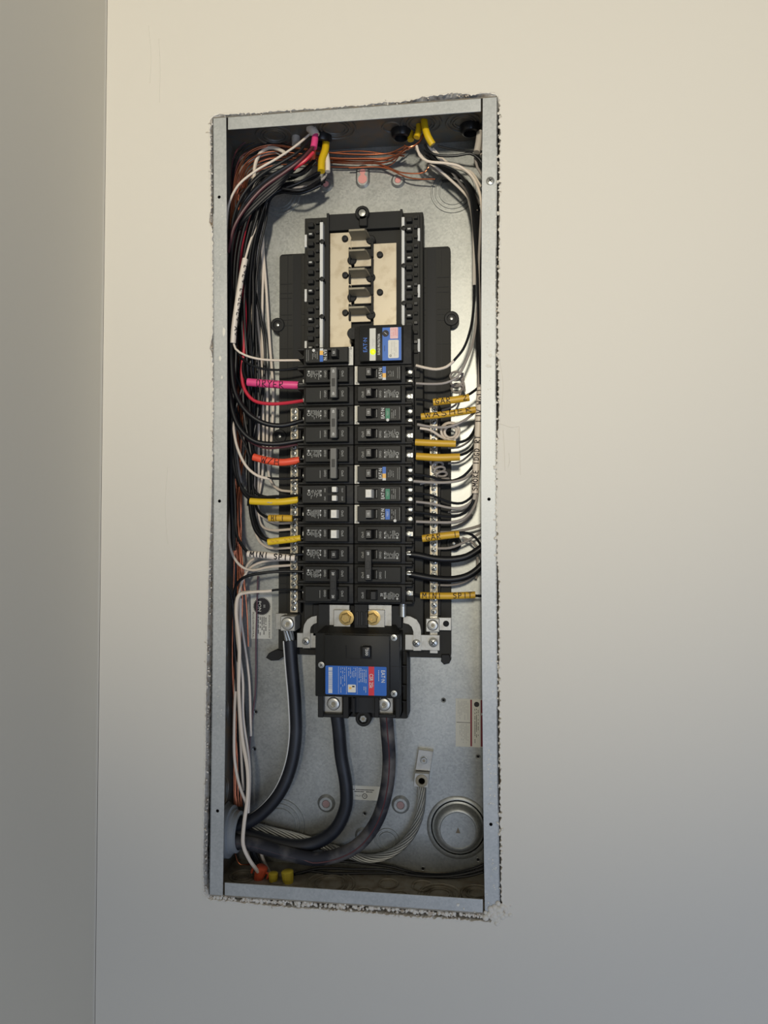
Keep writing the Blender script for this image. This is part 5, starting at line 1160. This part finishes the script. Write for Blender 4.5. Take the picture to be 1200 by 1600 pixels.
feeder('thick black neutral cable with white stripe, bowing from the neutral lug to the conduit', FEED, [(453, 1000, 56), (456, 1040, 58), (461, 1100, 62), (462, 1150, 64), (455, 1195, 64), (440, 1233, 62), (418, 1262, 60), (390, 1283, 58), (352, 1296, 56)], -1.15, WHT, 'white stripe', [(450, 984, 53), (453, 1004, 56)])
feeder('left of the two thick black cables under the main breaker', FEED, [(524, 1102, 50), (529, 1135, 54), (533, 1180, 60), (541, 1230, 64), (540, 1262, 66), (524, 1296, 66), (500, 1314, 66), (470, 1322, 64), (430, 1317, 62), (390, 1306, 58), (348, 1298, 52)], None)
feeder('right of the two thick black cables under the main breaker, with a red stripe', FEEDD, [(602, 1102, 46), (605, 1140, 50), (608, 1190, 54), (603, 1238, 56), (589, 1282, 56), (562, 1318, 54), (528, 1336, 52), (490, 1342, 50), (440, 1332, 46), (390, 1318, 42), (345, 1312, 40)], .15, WBR, 'dull red stripe')
P = W_([(659, 1224, 90), (659, 1245, 86), (655, 1275, 84), (640, 1308, 84), (612, 1333, 84), (575, 1342, 84), (530, 1330, 84), (470, 1310, 82), (420, 1298, 78), (388, 1290, 72), (352, 1288, 68)])
mb = MB(); C = smooth(P, .004); D = 0
T0 = [(C[min(i + 1, len(C) - 1)] - C[max(i - 1, 0)]).normalized() for i in range(len(C))]
for k in range(9):
    Q = []; D = 0
    for i, p in enumerate(C):
        if i: D += (C[i] - C[i - 1]).length
        fr = Vector((0, -1, 0)); fr = (fr - T0[i] * fr.dot(T0[i])).normalized(); s_ = T0[i].cross(fr); a = k * 6.283 / 9 + D * 55
        Q.append(p + (fr * math.cos(a) + s_ * math.sin(a)) * .0044)
    mb.tube(Q, .00145, STEEL, n=6, step=.006)
tag(mb.build('ground_cable'), 'twisted bare aluminium ground cable curving from the ground lug to the conduit', 'cable')
# bottom black wires
for k, (pts, lb_) in enumerate((([(768, 1352, 80), (740, 1362, 78), (700, 1369, 76), (650, 1368, 74), (600, 1359, 72), (550, 1358, 70), (500, 1357, 68), (460, 1366, 64), (432, 1372, 60)], 'upper black wire along the box floor from the yellow wire nut to the right side'),
                                ([(768, 1358, 84), (735, 1368, 82), (695, 1371, 80), (640, 1366, 78), (580, 1364, 76), (520, 1365, 72), (480, 1362, 70), (455, 1372, 64)], 'lower black wire along the box floor ending in the second yellow wire nut'),
                                ([(768, 1346, 88), (740, 1357, 86), (700, 1366, 86), (650, 1364, 86), (610, 1354, 86), (560, 1348, 86), (510, 1344, 84), (470, 1340, 80)], 'third black wire near the floor, closest to the back'))):
    wire(BW, lb_, WB, 3.6, pts)
# conduit connector
cz = at(362, 1298, .05).z; cx0 = -HW
t = thing('conduit_connector', 'grey conduit connector in the lower left side with the thick cables passing through', 'conduit connector', (cx0, .05, cz))
mb = MB(); mb.lathe((cx0 + .006, .048, cz), [(.0330, -.004), (.0330, .006), (.0280, .0065), (.0280, .010), (.0262, .0105), (.0262, .016), (.0225, .018), (.0225, .0), ], CONN, 40, ax=(1, 0, 0), cap0=False, cap1=False); mb.build('threaded_collar', t)
mb = MB(); mb.lathe((cx0, .050, cz), [(.036, .001), (.037, .0035), (.033, .006)], GALVD, 12, ax=(1, 0, 0), cap0=False, cap1=False); mb.build('lock_nut', t)
# wire nuts
def nut(px, py, d, m, label, tilt, s=1.0):   # screw-on wire connectors
    c = at(px, py, d * mm); ax = Vector((math.sin(tilt), 0, -math.cos(tilt))); t = thing('wire_nut', label, 'wire nut', tuple(c)); mb = MB(); L = []
    n = 24
    u = Vector((0, 1, 0)); w2 = ax.cross(u)
    for r, h in ((.0052, -.010), (.0066, -.009), (.0062, -.002), (.0050, .006), (.0036, .010), (.001, .0105)):
        L.append([c + ax * h * s + (u * math.cos(i * 6.2832 / n) + w2 * math.sin(i * 6.2832 / n)) * r * s * (1 + (.07 if i % 2 else 0)) for i in range(n)])
    mb.loops(L, m, True, True); mb.build('cap', t)
    for sg in ((-1, 1) if m is NUTO else ()):
        mb = MB(); q = c + w2 * sg * .0058 * s - ax * .004 * s
        mb.tube([q, q + w2 * sg * .0035 * s, q + w2 * sg * .004 * s + ax * .006 * s], .0014 * s, m, n=7, step=.002); mb.build('wing', t)
nut(406, 1366, 48, NUTO, 'orange winged wire nut at the bottom left', -.3, 1.15)
nut(427, 1374, 44, NUTY, 'small yellow wire nut next to the orange one', 0, .9)
nut(450, 1374, 44, NUTY, 'larger yellow wire nut furthest right on the box floor', .1, 1.15)
